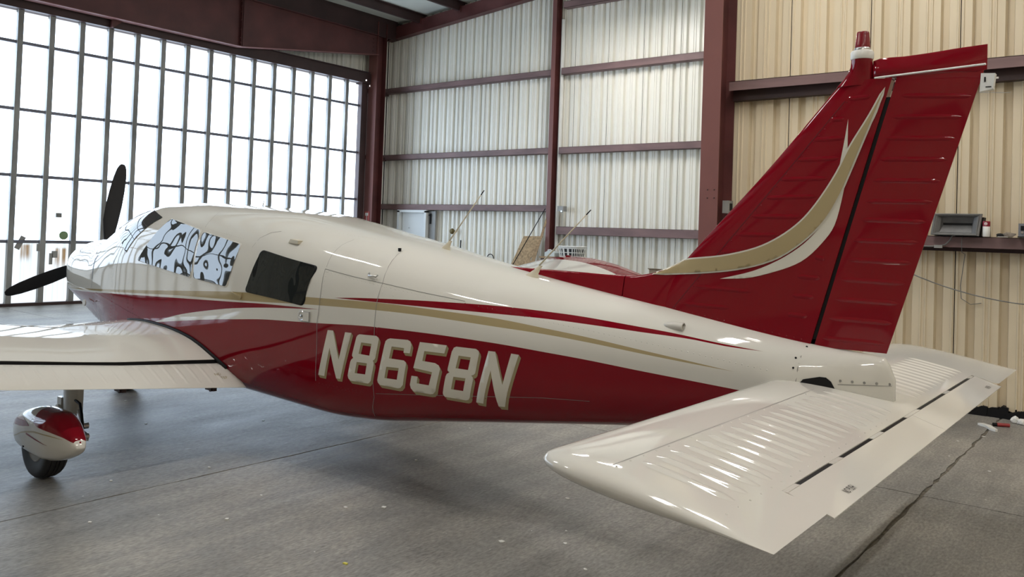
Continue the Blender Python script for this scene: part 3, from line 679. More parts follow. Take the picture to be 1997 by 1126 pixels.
# surface helpers on the near and far side
def spoint(x, z, eps=0.0, side=-1):
    zt, zb, w, zm, nu, nl = par(x); th = theta(x, z); h, zz = spt(x, th)
    e = 1e-3; h2, z2 = spt(x, th+e); h1, z1 = spt(x, th-e)
    ny, nz = (z2-z1), -(h2-h1); l = math.hypot(ny, nz) or 1
    return Vector((x, YC+side*(h+eps*ny/l), zz+eps*nz/l))
def ribbon_seam(mb, pts, w=.004, eps=.0012):
    P = []
    for (a, b) in zip(pts[:-1], pts[1:]):
        nn = max(1, int(math.dist(a, b)/.04))
        for k in range(nn): P.append((a[0]+(b[0]-a[0])*k/nn, a[2]+(b[2]-a[2])*k/nn))
    P.append((pts[-1][0], pts[-1][2]))
    Q = [spoint(x, min(z, par(x)[0]-.0005), eps) for x, z in P]; v = []
    for i, q in enumerate(Q):
        t = (Q[min(i+1, len(Q)-1)]-Q[max(i-1, 0)]).normalized()
        zt = q-Vector((q.x, YC, par(q.x)[3])); nrm = Vector((0, zt.y, zt.z*.6)).normalized()
        s = t.cross(nrm).normalized()*w/2; v += [q-s, q+s]
    mb.add(v, [(2*i, 2*i+1, 2*i+3, 2*i+2) for i in range(len(Q)-1)])
for k, p in SEAMS.items():
    mb = MB(); ribbon_seam(mb, p, .0035 if k not in ('belly', 'roofarc', 'arc3', 'doortop') else .0025); mb.build('panel_seam', M_SEAM, fus)
M_COWLSEAM = mat('dark_cowl_gap', (.02, .02, .05), .4)
mb = MB(); ribbon_seam(mb, [(-7.02, 0, 1.25), (-7.06, 0, 1.20), (-7.065, 0, 1.12), (-7.066, 0, 1.05)], .012); mb.build('cowl_gap', M_COWLSEAM, fus)
def rivets(rows, name, parent, pitch=.028, r=.0036):
    mb = MB()
    for P in rows:
        for (a, b) in zip(P[:-1], P[1:]):
            nn = max(1, int(math.dist(a, b)/pitch))
            for k in range(nn):
                x, z = a[0]+(b[0]-a[0])*k/nn, a[2]+(b[2]-a[2])*k/nn
                if z > par(x)[0]-.01: continue
                c = spoint(x, z); d = (spoint(x, z, .01)-c).normalized(); u = d.cross(Vector((1, 0, 0))).normalized(); w = d.cross(u)
                v = [c+(u*math.cos(2*PI*q/6)+w*math.sin(2*PI*q/6))*r for q in range(6)]+[c+d*.0016+(u*math.cos(2*PI*q/6)+w*math.sin(2*PI*q/6))*r*.5 for q in range(6)]
                mb.add(v, [(q, (q+1) % 6, 6+(q+1) % 6, 6+q) for q in range(6)]+[(6, 7, 8, 9, 10, 11)], paint_at(x, z))
    return tag(mb.build(name, [M_WHITE, M_RED, M_TAN], parent, True), kind='stuff')
rivets(ROWS.values(), 'rivets', fus)

# ---- windows
def window(name, poly, m, border, eps=.004):
    # rounded corners
    P = []
    n = len(poly)
    for i in range(n):
        a, b, c = Vector(poly[i-1]), Vector(poly[i]), Vector(poly[(i+1) % n]); r = .03
        p0 = b+(a-b).normalized()*r; p1 = b+(c-b).normalized()*r
        for k in range(6):
            t = k/5; P.append(tuple(p0*(1-t)**2+b*2*t*(1-t)+p1*t*t))
    vs, fs = sheet2d(P, [], .04)
    o = obj(name, [spoint(p.x, p.y, eps) for p in vs], fs, m, AP, True)
    far = obj(name, [spoint(p.x, p.y, eps, 1) for p in vs], fs, m, AP, True)
    # the acrylic is flatter than the skin round it
    zlo, zhi = min(p[1] for p in P), max(p[1] for p in P)
    for w, sd in ((o, -1), (far, 1)):
        nn = []
        for p in vs:
            t = math.radians(3.5+5.5*(p.y-zlo)/(zhi-zlo)); sx = (halfy(p.x+.05, 1.1)-halfy(p.x-.05, 1.1))/.1
            nn.append(Vector((-sx*.6, sd*math.cos(t), math.sin(t))).normalized())
        me = w.data
        if me.polygons[0].normal.y*sd < 0: me.flip_normals()
        me.normals_split_custom_set_from_vertices(nn)
    for w, sd in ((o, -1), (far, 1)):
        mb = MB(); k = len(P); cx = sum(p[0] for p in P)/k; cz = sum(p[1] for p in P)/k
        v = []
        for p in P:
            d = Vector((p[0]-cx, p[1]-cz)).normalized()*.009
            v += [spoint(p[0]-d.x*.4, p[1]-d.y*.4, eps+.0022, sd), spoint(p[0]+d.x, p[1]+d.y, .0008, sd)]
        mb.add(v, [(2*i, 2*i+1, (2*i+3) % (2*k), (2*i+2) % (2*k)) for i in range(k)])
        mb.build('window_seal', border, w, True)
    return o
w1 = window('side_window', [(-5.89, 1.574), (-5.40, 1.496), (-5.412, 1.160), (-6.19, 1.248)], M_GLASS, M_WHITE)
w2 = window('side_window', [(-5.37, 1.488), (-4.868, 1.415), (-4.966, 1.124), (-5.382, 1.158)], M_GLASS, M_WHITE)
w3 = window('rear_window', [(-4.64, 1.384), (-4.10, 1.305), (-4.175, 1.064), (-4.755, 1.110)], M_TINT, M_BLACK)
w3['label'] = 'dark tinted rear side window'
# windscreen wrapped over the front of the cabin, one pane each side of the centre post
for sd in (-1, 1):
    rows_ = []
    for k in range(11):
        t = k/10; ta, tb = math.radians(88-76*t), math.radians(88-44*t)
        x0, x1 = -7.20+.80*t**1.4, -6.72+.68*t**1.6
        rows_.append([(lambda x, th: Vector((x, YC+sd*(spt(x, th)[0]+.004*math.cos(th)), spt(x, th)[1]+.004)))(x0+(x1-x0)*j/12, ta+(tb-ta)*j/12) for j in range(13)])
    v, fcs = loft(rows_, False, False, closed=False)
    obj('windscreen', v, fcs, M_GLASS, AP, True)

# ---- registration
def extrude_shadow(outer, holes, dx, dz):
    mbv = MB(); steps = 8
    for L in [outer]+holes:
        k = len(L)
        for i in range(k):
            a, b = L[i], L[(i+1) % k]; nn = max(1, int(math.dist(a, b)/.03))
            for j in range(nn):
                p = (a[0]+(b[0]-a[0])*j/nn, a[1]+(b[1]-a[1])*j/nn); q = (a[0]+(b[0]-a[0])*(j+1)/nn, a[1]+(b[1]-a[1])*(j+1)/nn)
                mbv.add([spoint(*p, .0012), spoint(*q, .0012), spoint(q[0]+dx, q[1]+dz, .0012), spoint(p[0]+dx, p[1]+dz, .0012)], [(0, 1, 2, 3)])
    return mbv
for ch, outer, holes in GLYPHS:
    vs, fs = sheet2d(outer, holes, .025)
    lt = obj('registration_letter' if ch == 'N' else 'registration_digit', [spoint(p.x, p.y, .0024) for p in vs], fs, M_LETTER, AP, True)
    sh = extrude_shadow(outer, holes, .0125, -.0158).build('letter_shade', M_SHADE, lt)

# ---- fin, rudder, dorsal fairing
LEp = pchip([(.90, -2.28), (1.20, -2.10), (1.349, -1.985), (1.455, -1.896), (1.899, -1.487), (2.20, -1.232), (2.309, -1.143), (2.345, -1.125), (2.40, -1.12)])
def xte(z): return -.946+(z-1.073)*(.946-.620)/(2.202-1.073)
def xh(z): return -1.259+(z-1.103)*(1.259-.943)/(2.279-1.103)
def naca(u): 
    u = min(1, max(0, u)); return 5*(.2969*math.sqrt(u)-.126*u-.3516*u*u+.2843*u**3-.1036*u**4)
def tfin(x, z):
    a, b = LEp(z), xte(z); return max(.0015, .085*(b-a)*naca((x-a)/(b-a)))
def finy(x, z): return YC-tfin(x, z)
zs = [.95, 1.05, 1.15, 1.25, 1.35, 1.45, 1.55, 1.65, 1.75, 1.85, 1.95, 2.05, 2.15, 2.22, 2.26, 2.285]
rings = []
us = [0, .004, .015, .035, .07, .12, .2, .3, .42, .55, .7, .85, 1]
for z in zs:
    a, b = LEp(z), xh(z); L = [(a+(b-a)*u, YC-tfin(a+(b-a)*u, z), z) for u in us]
    rings.append(L+[(x, 2*YC-y, zz) for x, y, zz in reversed(L[1:])])
v, fcs = loft(rings)
fin = obj('fin', v, fcs, M_RED, AP, True, auto=40)
# fin tip cap carrying the beacon
rings = []
for z, a, b, s in ((2.262, -1.183, -1.03, 1.0), (2.29, -1.158, -1.028, 1.0), (2.32, -1.135, -1.027, 1.1), (2.345, -1.124, -1.028, 1.3), (2.365, -1.121, -1.030, 1.5), (2.385, -1.120, -1.031, 1.62)):
    cx, rx = (a+b)/2, (b-a)/2
    rings.append([(cx+rx*math.cos(q), YC+min(.0275*s, rx)*math.sin(q), z) for q in [2*PI*k/20 for k in range(20)]])
v, fcs = loft(rings); obj('fin_tip', v, fcs, M_RED, AP, True, auto=50)
bc = MB().lathe([(.046, 2.378), (.0485, 2.382), (.0485, 2.410), (.045, 2.416), (.036, 2.417)], (-1.0755, YC, 0), 'z', 24).build('beacon_base', M_PLASTIC, AP, True, auto=40)
MB().lathe([(.035, 2.416), (.0355, 2.424), (.033, 2.430)], (-1.0750, YC, 0), 'z', 24).build('beacon_ring', M_METAL, bc, True, auto=40)
M_LENS = mat('red_lens', (0.18, 0.006, 0.012), 0.25, bump=((6, 6, 90), .3, .003))
MB().lathe([(.0325, 2.430), (.0315, 2.452), (.0308, 2.454), (.029, 2.476), (.0283, 2.478), (.0268, 2.497), (.0245, 2.502), (.015, 2.504)], (-1.0745, YC, 0), 'z', 24).build('beacon_lens', M_LENS, bc, True, auto=60)

# dorsal fairing: a low ridge running forward from the fin
ridge = pchip([(-3.045, 1.357), (-2.6, 1.353), (-2.243, 1.349), (-2.127, 1.364), (-2.009, 1.399), (-1.93, 1.435), (-1.84, 1.50)])
def dorsal_half(x):
    zr_ = ridge(x); zb_ = par(x)[0]-.05; t = (.012+.030*min(1, (x+3.045)/1.0))*(1 if x < -2.05 else 1-(x+2.05)/.21*.5) if x > -3.045 else .004
    L = [(t*.45*math.sin(s*PI/2), zr_-.018*(1-math.cos(s*PI/2))) for s in (0, .25, .5, .8, 1)]
    return L+[(t*.8, zr_-(zr_-zb_)*.45), (t*1.15, zb_)]
def dorsal_y(x, z):
    L = dorsal_half(x)
    if z >= L[0][1]: return 0
    for (h0, z0), (h1, z1) in zip(L[:-1], L[1:]):
        if z0 >= z >= z1: return h0+(h1-h0)*(z0-z)/(z0-z1)
    return L[-1][0]
def dorsal(x0, x1, n, name, nose=False):
    rings = []
    for k in range(n+1):
        x = x0+(x1-x0)*k/n; L = dorsal_half(x)
        rings.append([(x, YC-p[0], p[1]) for p in reversed(L)]+[(x, YC+p[0], p[1]) for p in L[1:]])
    v, fcs = loft(rings); return obj(name, v, fcs, M_RED, AP, True, auto=50)
dorsal(-3.045, -2.249, 14, 'dorsal_fairing'); dorsal(-2.243, -1.84, 20, 'dorsal_fairing')
# painted swooshes on the fin (paint film on the skin)
def both(name, outer, m, eps):
    decal(name, outer, [], finy, eps, m, fin, .03)
def offs(P, d):
    # push an outline outward by d
    n = len(P); area = sum(P[i][0]*P[(i+1) % n][1]-P[(i+1) % n][0]*P[i][1] for i in range(n)); s = 1 if area > 0 else -1; out = []
    for i in range(n):
        a, b, c = Vector(P[i-1]), Vector(P[i]), Vector(P[(i+1) % n]); t = ((b-a).normalized()+(c-b).normalized())
        if t.length < .3: t = Vector(((c-b).y, -(c-b).x))*s; 
        t.normalize(); nn = Vector((t.y, -t.x))*s; out.append((b.x+nn.x*d, b.y+nn.y*d))
    return out
def dens(P, n=4):
    fx = pchip([(i, p[0]) for i, p in enumerate(P)]); fz = pchip([(i, p[1]) for i, p in enumerate(P)])
    return [(fx(i/n), fz(i/n)) for i in range((len(P)-1)*n+1)]
tt, tb = dens(tan_top), dens(tan_bot)
tan_poly = tt+tb[::-1][1:-1]
def tan_shape(grow):
    return offs(tan_poly, grow)
def fdecal(name, poly, m, eps, step=.015):
    fn = lambda x, z: finy(max(x, LEp(z)+.002) if z > 1.47 else x, z) if x > LEp(z)+.002 else YC-(.030+.014)
    vs, fs = sheet2d(poly, [], step)
    vv = []
    for p in vs:
        x, z = p.x, p.y
        base = tfin(max(x, LEp(z)), z) if x > LEp(z) else 0
        # over the dorsal fairing follow whichever skin stands proud
        if x < -1.84: base = max(base, dorsal_y(x, z))
        vv.append((x, YC-base-eps, z))
    return obj(name, vv, fs, m, fin, True)
fdecal('crescent_stripe', dens(cres_bot)+dens(cres_top)[::-1][1:-1], M_LETTER, .0015)
fdecal('stripe_edge', tan_shape(.0075), M_LETTER, .0030)
fdecal('swoosh_stripe', tan_poly, M_TAN, .0055)
# white of the crescent between the tan swoosh and its right edge
fdecal('stripe_edge', dens([(-1.15, 1.729), (-1.121, 1.863), (-1.056, 2.015), (-.998, 2.139), (-.969, 2.242)])+[(-1.0, 2.16), (-1.075, 1.99), (-1.135, 1.83), (-1.17, 1.74)], M_LETTER, .0025)

# pressed beads
def bead(x0, z0, x1, z1, ys, eps, parent, w=.022, h=.0024, m=M_RED):
    nL, nW = 14, 6; v = []
    for i in range(nL+1):
        t = i/nL; s = min(1, min(t, 1-t)*nL/1.6); ww = w*math.sqrt(max(.02, s)); x = x0+(x1-x0)*t; z = z0+(z1-z0)*t
        for j in range(nW+1):
            q = j/nW*2-1; v.append((x, ys(x, z+q*ww/2)-h*math.cos(q*PI/2)**1.3*s-.0003, z+q*ww/2))
    return obj('bead', v, [(i*(nW+1)+j, i*(nW+1)+j+1, (i+1)*(nW+1)+j+1, (i+1)*(nW+1)+j) for i in range(nL) for j in range(nW)], m, parent, True)
zt_of = pchip([(p[1], p[0]) for p in tan_top])
for (a, b) in FB:
    x0, x1 = a[0], b[0]
    if x0 < zt_of(a[1])-.05 and a[1] > 1.37: x1 = min(x1, zt_of(a[1])-.022)
    if abs(a[1]-1.492) < .003: x0 = -1.25
    bead(x0, a[1], x1, b[1], finy, 0, fin)
# rivets along the fin's leading-edge joint and foot
mb = MB()
def frow(P, n):
    for k in range(n+1):
        x, z = P[0][0]+(P[1][0]-P[0][0])*k/n, P[0][1]+(P[1][1]-P[0][1])*k/n; y = finy(x, z)
        v = [(x+.0034*math.cos(q*PI/3), y-.0002, z+.0034*math.sin(q*PI/3)) for q in range(6)]+[(x+.0016*math.cos(q*PI/3), y-.0016, z+.0016*math.sin(q*PI/3)) for q in range(6)]
        mb.add(v, [(q, (q+1) % 6, 6+(q+1) % 6, 6+q) for q in range(6)]+[(6, 7, 8, 9, 10, 11)])
frow([(-1.93, 1.205), (-1.128, 2.19)], 34); frow([(-1.90, 1.20), (-1.30, 1.115)], 18)
tag(mb.build('rivets', M_RED, fin, True), kind='stuff')
mb = MB(); P = [(-1.945, 1.205), (-1.70, 1.505), (-1.45, 1.81), (-1.138, 2.195)]
v = []
for (x, z) in dens(P, 8): v += [(x-.0016, finy(x-.0016, z)-.0008, z), (x+.0016, finy(x+.0016, z)-.0008, z)]
mb.add(v, [(2*i, 2*i+1, 2*i+3, 2*i+2) for i in range(len(v)//2-1)]); mb.build('panel_seam', mat('dark_red_seam', (.05, .002, .004), .5), fin)

# rudder with its balance horn
rings = []
for z in [1.088, 1.09, 1.2, 1.3, 1.4, 1.5, 1.6, 1.7, 1.8, 1.9, 2.0, 2.1, 2.2, 2.27, 2.30]:
    a, b = xh(z)+.017, xte(z); 
    if z > 2.2: b = pchip([(2.2, -.62), (2.23, -.603), (2.30, -.596)])(z)
    L = [(a-.004, YC, z)]
    for u in (0, .01, .04, .1, .2, .35, .5, .65, .8, .92, 1):
        x = a+(b-a)*u; t = tfin(min(x, xte(z)-.002), z)*(.80+.2*min(1, u*8)); L.append((x, YC-max(.0018, t*(1-.0*u)), z))
    rings.append(L+[(x, 2*YC-y, zz) for x, y, zz in reversed(L[1:])])
v, fcs = loft(rings); rud = obj('rudder', v, fcs, M_RED, AP, True, auto=40)
for (a, b) in RB: bead(a[0], a[1], b[0], b[1], lambda x, z: YC-tfin(min(x, xte(z)-.002), z), 0, rud)
rings = []
top = pchip([(-1.03, 2.368), (-.985, 2.378), (-.9, 2.376), (-.7, 2.388), (-.574, 2.394)]); bot = pchip([(-1.03, 2.290), (-.945, 2.286), (-.9, 2.28), (-.6, 2.28), (-.574, 2.30)])
for x, t in ((-1.027, .012), (-1.018, .022), (-1.0, .029), (-.96, .033), (-.9, .032), (-.8, .025), (-.7, .015), (-.62, .006), (-.585, .003)):
    zt_, zb_ = top(x), bot(x); R = []
    for k in range(16):
        q = 2*PI*k/16; cz = (zt_+zb_)/2; hz = (zt_-zb_)/2
        s, c = math.sin(q), math.cos(q)
        R.append((x+(.02*(zt_-2.34) if 0 else 0), YC+t*math.copysign(abs(c)**.7, c)*(1 if s < .3 else .45), cz+hz*math.copysign(abs(s)**.6, s)))
    rings.append(R)
v, fcs = loft(rings); obj('balance_horn', v, fcs, M_RED, rud, True, auto=50)
nl = MB().prism([(-.608, 2.196), (-.560, 2.205), (-.553, 2.268), (-.604, 2.272)], YC-.018, YC+.018).build('tail_light', mat('clear_lens', (.72, .74, .74), .15, spec=.6), AP)
MB().box((-.592, YC-.0195, 2.235), (-.586, YC-.018, 2.255)).box((-.586, YC-.0195, 2.212), (-.566, YC-.018, 2.216)).build('lens_mark', M_BLACK, nl)
MB().tube([(-.612, YC, 2.196), (-.50, YC, 2.187)], .0012, 5).build('static_wick', M_METAL, AP)
# V antenna rods beside the fin tip
for s in (-1, 1):
    MB().tube([(-1.007, YC+s*.05, 2.283), (-.566, YC+s*.16, 2.280)], .0042, 8).tube([(-1.0, YC+s*.05, 2.283), (-.96, YC+s*.01, 2.288)], .004, 6).build('navigation_antenna', M_PLASTIC, AP)
# tail light, hinge and gap detail
MB().box((-1.128, YC-.028, 1.845), (-1.104, YC-.012, 1.88)).build('rudder_hinge', M_BLACK, AP)
MB().box((-1.262, YC-.02, 1.09), (-1.238, YC+.02, 1.12)).box((-1.26, YC-.004, 1.10), (-1.25, YC+.004, 1.12)).build('rudder_hinge', M_BLACK, AP)
mb = MB(); v = []
for z in [1.10+.1*k for k in range(12)]: v += [(xh(z)+.001, YC-.020, z), (xh(z)+.016, YC-.020, z), (xh(z)+.016, YC+.02, z), (xh(z)+.001, YC+.02, z)]
mb.add(v, [(4*i+a, 4*i+(a+1) % 4, 4*i+4+(a+1) % 4, 4*i+4+a) for i in range(11) for a in range(4)]); mb.build('rudder_gap', M_BLACK, AP)

# ---- tail cone: opening for the stabilator, seam, screws
def sidepoly(name, poly, m, eps, parent=None, step=.03):
    vs, fs = sheet2d(poly, [], step); return obj(name, [spoint(p.x, p.y, eps) for p in vs], fs, m, parent or fus, True)
sidepoly('stabilator_slot', [(-1.268, .925), (-1.245, .955), (-1.18, .972), (-1.155, .971), (-1.135, .955), (-1.118, .922), (-1.122, .905), (-1.25, .905)], M_BLACK, .0015)
mb = MB(); ribbon_seam(mb, [(-1.262, 0, 1.09), (-1.266, 0, 1.05), (-1.27, 0, 1.0), (-1.275, 0, .93)], .004); mb.build('panel_seam', M_SEAM, fus)
mb = MB(); ribbon_seam(mb, [(-1.11, 0, .945), (-1.0, 0, .952), (-.912, 0, .955)], .003); mb.build('panel_seam', M_SEAM, fus)
for x, z in ((-1.285, 1.042), (-1.288, 1.00), (-1.26, 1.088)):
    c = spoint(x, z, .001); MB().lathe([(.005, 0), (.005, -.002)], tuple(c), 'y', 8).build('screw', M_BLACK, fus)
for k in range(5):
    c = spoint(-1.10+.045*k, .962, .001); MB().lathe([(.006, 0), (.006, -.0015)], tuple(c), 'y', 8).build('screw', M_SEAM, fus)

# ---- stabilator with anti-servo tabs
CH0, CH1 = -1.395, -.69
def stz(x): return .921+(x-CH0)*(.842-.921)/(CH1-CH0)
def stt(x): return .105*(CH1-CH0)*naca((x-CH0)/(CH1-CH0))
def st_ring(y, xa, xb, k=1.0, ca=None, n=16):
    """aerofoil ring at span y from xa to xb (xa may be cut back at the tip, k thins it)"""
    U, D = [], []
    for i in range(n+1):
        u = (1-math.cos(PI*i/n))/2; x = xa+(xb-xa)*u
        full = (x-CH0)/(CH1-CH0)
        t = .105*(CH1-CH0)*naca(full)*k if xa == CH0 else .105*(xb-xa)*naca(u)*k*(1 if xb >= CH1-.001 else 1)
        U.append((x, y, stz(x)+t)); D.append((x, y, stz(x)-t))
    return U+D[::-1][1:-1] if xb >= CH1-.0005 else U+D[::-1][:-1]
def st_piece(name, ys, parent):
    rings = [st_ring(*a) for a in ys]; m = min(len(r) for r in rings)
    v, fcs = loft(rings); return obj(name, v, fcs, M_WINGWHITE, parent, True, auto=35)
TY0, TY1, TYC = 2.27, 5.10, 3.69
TIPN, TIPF = 1.875, 5.785
stab = st_piece('stabilator', [(TY0, CH0, -.818), (2.8, CH0, -.818), (3.3, CH0, -.818), (YC, CH0, -.818), (4.4, CH0, -.818), (TY1, CH0, -.818)], AP)
def tipsecs(sign, y0, y1):
    S = [(y0, CH0, CH1, 1.0)]
    d = abs(y1-y0)
    for q, cut, k in ((.45, 0.0, 1.0), (.70, .000, 1.0), (.80, .006, .99), (.88, .018, .95), (.94, .045, .82), (.975, .085, .62), (.992, .13, .40), (1.0, .17, .15)):
        S.append((y0+sign*d*q, CH0+cut, CH1+(.0 if q < .9 else 0), k))
    return S
tn = st_piece('stabilator_tip', tipsecs(-1, TY0, TIPN), AP); tf = st_piece('stabilator_tip', tipsecs(1, TY1, TIPF), AP)
def tab(y0, y1, gap0, gap1):
    rings = []
    for y in (y0+gap0, y1-gap1):
        L = []
        for x in (-.803, -.799, -.77, -.72, -.677):
            t = max(.0012, stt(min(x, -.6905)) if x < -.69 else .0012); d = -.012*max(0, (x+.80)/.12)
            L.append((x, y, stz(x)+t*1.02+d))
        R = [(x, y, 2*(stz(x)-.012*max(0, (x+.80)/.12))-z) for x, y, z in reversed(L)]
        rings.append(L+R)
    v, fcs = loft(rings); return obj('anti_servo_tab', v, fcs, M_WINGWHITE, AP, True, auto=35)
tab1 = tab(TY0, TYC, .004, .0015); tab2 = tab(TYC, TY1, .0015, .004)
# dark hinge gap, hinges
MB().box((-.8179, TY0+.01, stz(-.81)-.010), (-.8035, TY1-.01, stz(-.81)+stt(-.818)-.0022)).build('hinge_gap', M_BLACK, stab)
for y, l in ((2.32, .10), (2.72, .10), (3.19, .14), (3.72, .22), (4.40, .10), (5.02, .10)):
    MB().box((-.8185, y-l/2, stz(-.81)+.004), (-.8020, y+l/2, stz(-.81)+stt(-.81)*1.0+.0004)).build('tab_hinge', M_WINGWHITE, stab)
def stop(x): return stz(x)+stt(x)
def stab_bead(y, x0=-1.135, x1=-.865, w=.050, h=.0050):
    nL, nW = 18, 8; v = []
    for i in range(nL+1):
        t = i/nL; s = min(1, min(t, 1-t)*nL/3.0); s = math.sin(s*PI/2); x = x0+(x1-x0)*t; ww = w*(.35+.65*s)
        for j in range(nW+1):
            q = j/nW*2-1; v.append((x, y+q*ww/2, stop(x)+h*(.5+.5*math.cos(q*PI))*s+.0003))
    return obj('bead', v, [(i*(nW+1)+j, i*(nW+1)+j+1, (i+1)*(nW+1)+j+1, (i+1)*(nW+1)+j) for i in range(nL) for j in range(nW)], M_WINGWHITE, stab, True)
b0 = stab_bead(2.06+.0)
b0.parent = stab
y = 2.06+.086
while y < 3.62: copy(b0, (0, y-2.06, 0)); y += .086
y = 4.06
while y < 5.12: copy(b0, (0, y-2.06, 0)); y += .086
mb = MB(); v = []
for y in [1.95+.05*k for k in range(34)]: v += [(-1.171, y, stop(-1.171)+.0006), (-1.168, y, stop(-1.168)+.0006)]
mb.add(v, [(2*i, 2*i+1, 2*i+3, 2*i+2) for i in range(33)])
mb.build('panel_seam', M_SEAM, stab); mb = MB(); v = []
for y in [4.05+.05*k for k in range(24)]: v += [(-1.171, y, stop(-1.171)+.0006), (-1.168, y, stop(-1.168)+.0006)]
mb.add(v, [(2*i, 2*i+1, 2*i+3, 2*i+2) for i in range(23)]); mb.build('panel_seam', M_SEAM, stab)
mb = MB()
def dome(p, r=.004, h=.0022):
    x, y, z = p; v = [(x+r*math.cos(q*PI/3), y+r*math.sin(q*PI/3), z) for q in range(6)]+[(x+r*.5*math.cos(q*PI/3), y+r*.5*math.sin(q*PI/3), z+h) for q in range(6)]
    mb.add(v, [(q, (q+1) % 6, 6+(q+1) % 6, 6+q) for q in range(6)]+[(6, 7, 8, 9, 10, 11)])
for k in range(21):
    y = 1.96+.075*k; dome((-1.158, y, stop(-1.158)))
    dome((-.842, y, stop(-.842)))
tag(mb.build('rivets', M_WINGWHITE, stab, True), kind='stuff')
def text_mesh(s, size, name, place, m, parent):
    cu_ = bpy.data.curves.new('t', 'FONT'); cu_.body = s; cu_.size = size; cu_.align_x = 'CENTER'; cu_.resolution_u = 2
    o = bpy.data.objects.new('t', cu_); C.objects.link(o); dg = bpy.context.evaluated_depsgraph_get(); me = o.evaluated_get(dg).to_mesh()
    v = [place(p.co.x, p.co.y) for p in me.vertices]; fcs = [tuple(p.vertices) for p in me.polygons]
    bpy.data.objects.remove(o); return obj(name, v, fcs, m, parent)
def on_tab(yc, xc, sx=1.0, sy=1.0):
    def fn(a, b):
        x = xc-b*sy; return (x, yc+a*sx, stz(x)+stt(min(x, -.6905))*1.02-.012*max(0, (x+.80)/.12)+.0012)
    return fn
text_mesh('NO PUSH', .024, 'warning_text', on_tab(2.535, -.704, .78, 1.3), M_BLACK, tab1)
text_mesh('NO PUSH', .024, 'warning_text', on_tab(4.93, -.704, .78, 1.3), M_BLACK, tab2)

# ---- wing
WP = [(0, 0), (-.17, .096), (-.34, .171), (-.467, .220), (-.60, .260), (-.73, .290), (-.87, .309), (-1.09, .321), (-1.30, .306), (-1.45, .276), (-1.55, .235), (-1.60, .180)]
wup = pchip([(x, z) for x, z in reversed(WP)])
wlo = pchip([(-1.60, .180), (-1.585, .140), (-1.54, .112), (-1.45, .088), (-1.2, .062), (-.8, .048), (-.4, .026), (0, 0)])
XTE = -4.79
def wz(d): return .469+.112*(d-.553)+(.0084*(d-1.6)**2 if d > 1.6 else 0)
def wscale(d): return 1.0 if d <= .6 else (.80 if d >= 1.35 else 1-.20*((d-.6)/.75))
def wext(d): return 0 if d >= 1.3 else .42*((1.3-d)/.8)**1.2
def w_top(x, d):
    r = x-XTE; 
    if r < -.6: r = -.6+(r+.6)/(1+wext(d)/1.0)
    return wz(d)+wup(max(-1.6, r))*wscale(d)
XFG = -5.06
def wing_ring(d, side, x1, k=1.0, cut=0.0):
    U, D = [], []; n = 26; ext = wext(d); xa = XTE-1.6-ext+cut
    for i in range(n+1):
        u = (1-math.cos(PI*i/n))/2; x = xa+(x1-xa)*u; r = x-XTE
        if r < -.6: r = -.6+(r+.6)*(1.0/(1+ext-cut))
        zu, zl = wup(r), wlo(r); mid = zu*.45+zl*.55
        zu, zl = mid+(zu-mid)*k, mid+(zl-mid)*k
        U.append((x, YC+side*d, wz(d)+zu*wscale(d))); D.append((x, YC+side*d, wz(d)+zl*wscale(d)))
    return U+D[::-1][:-1] if x1 < XTE-.01 else U+D[::-1][1:-1]
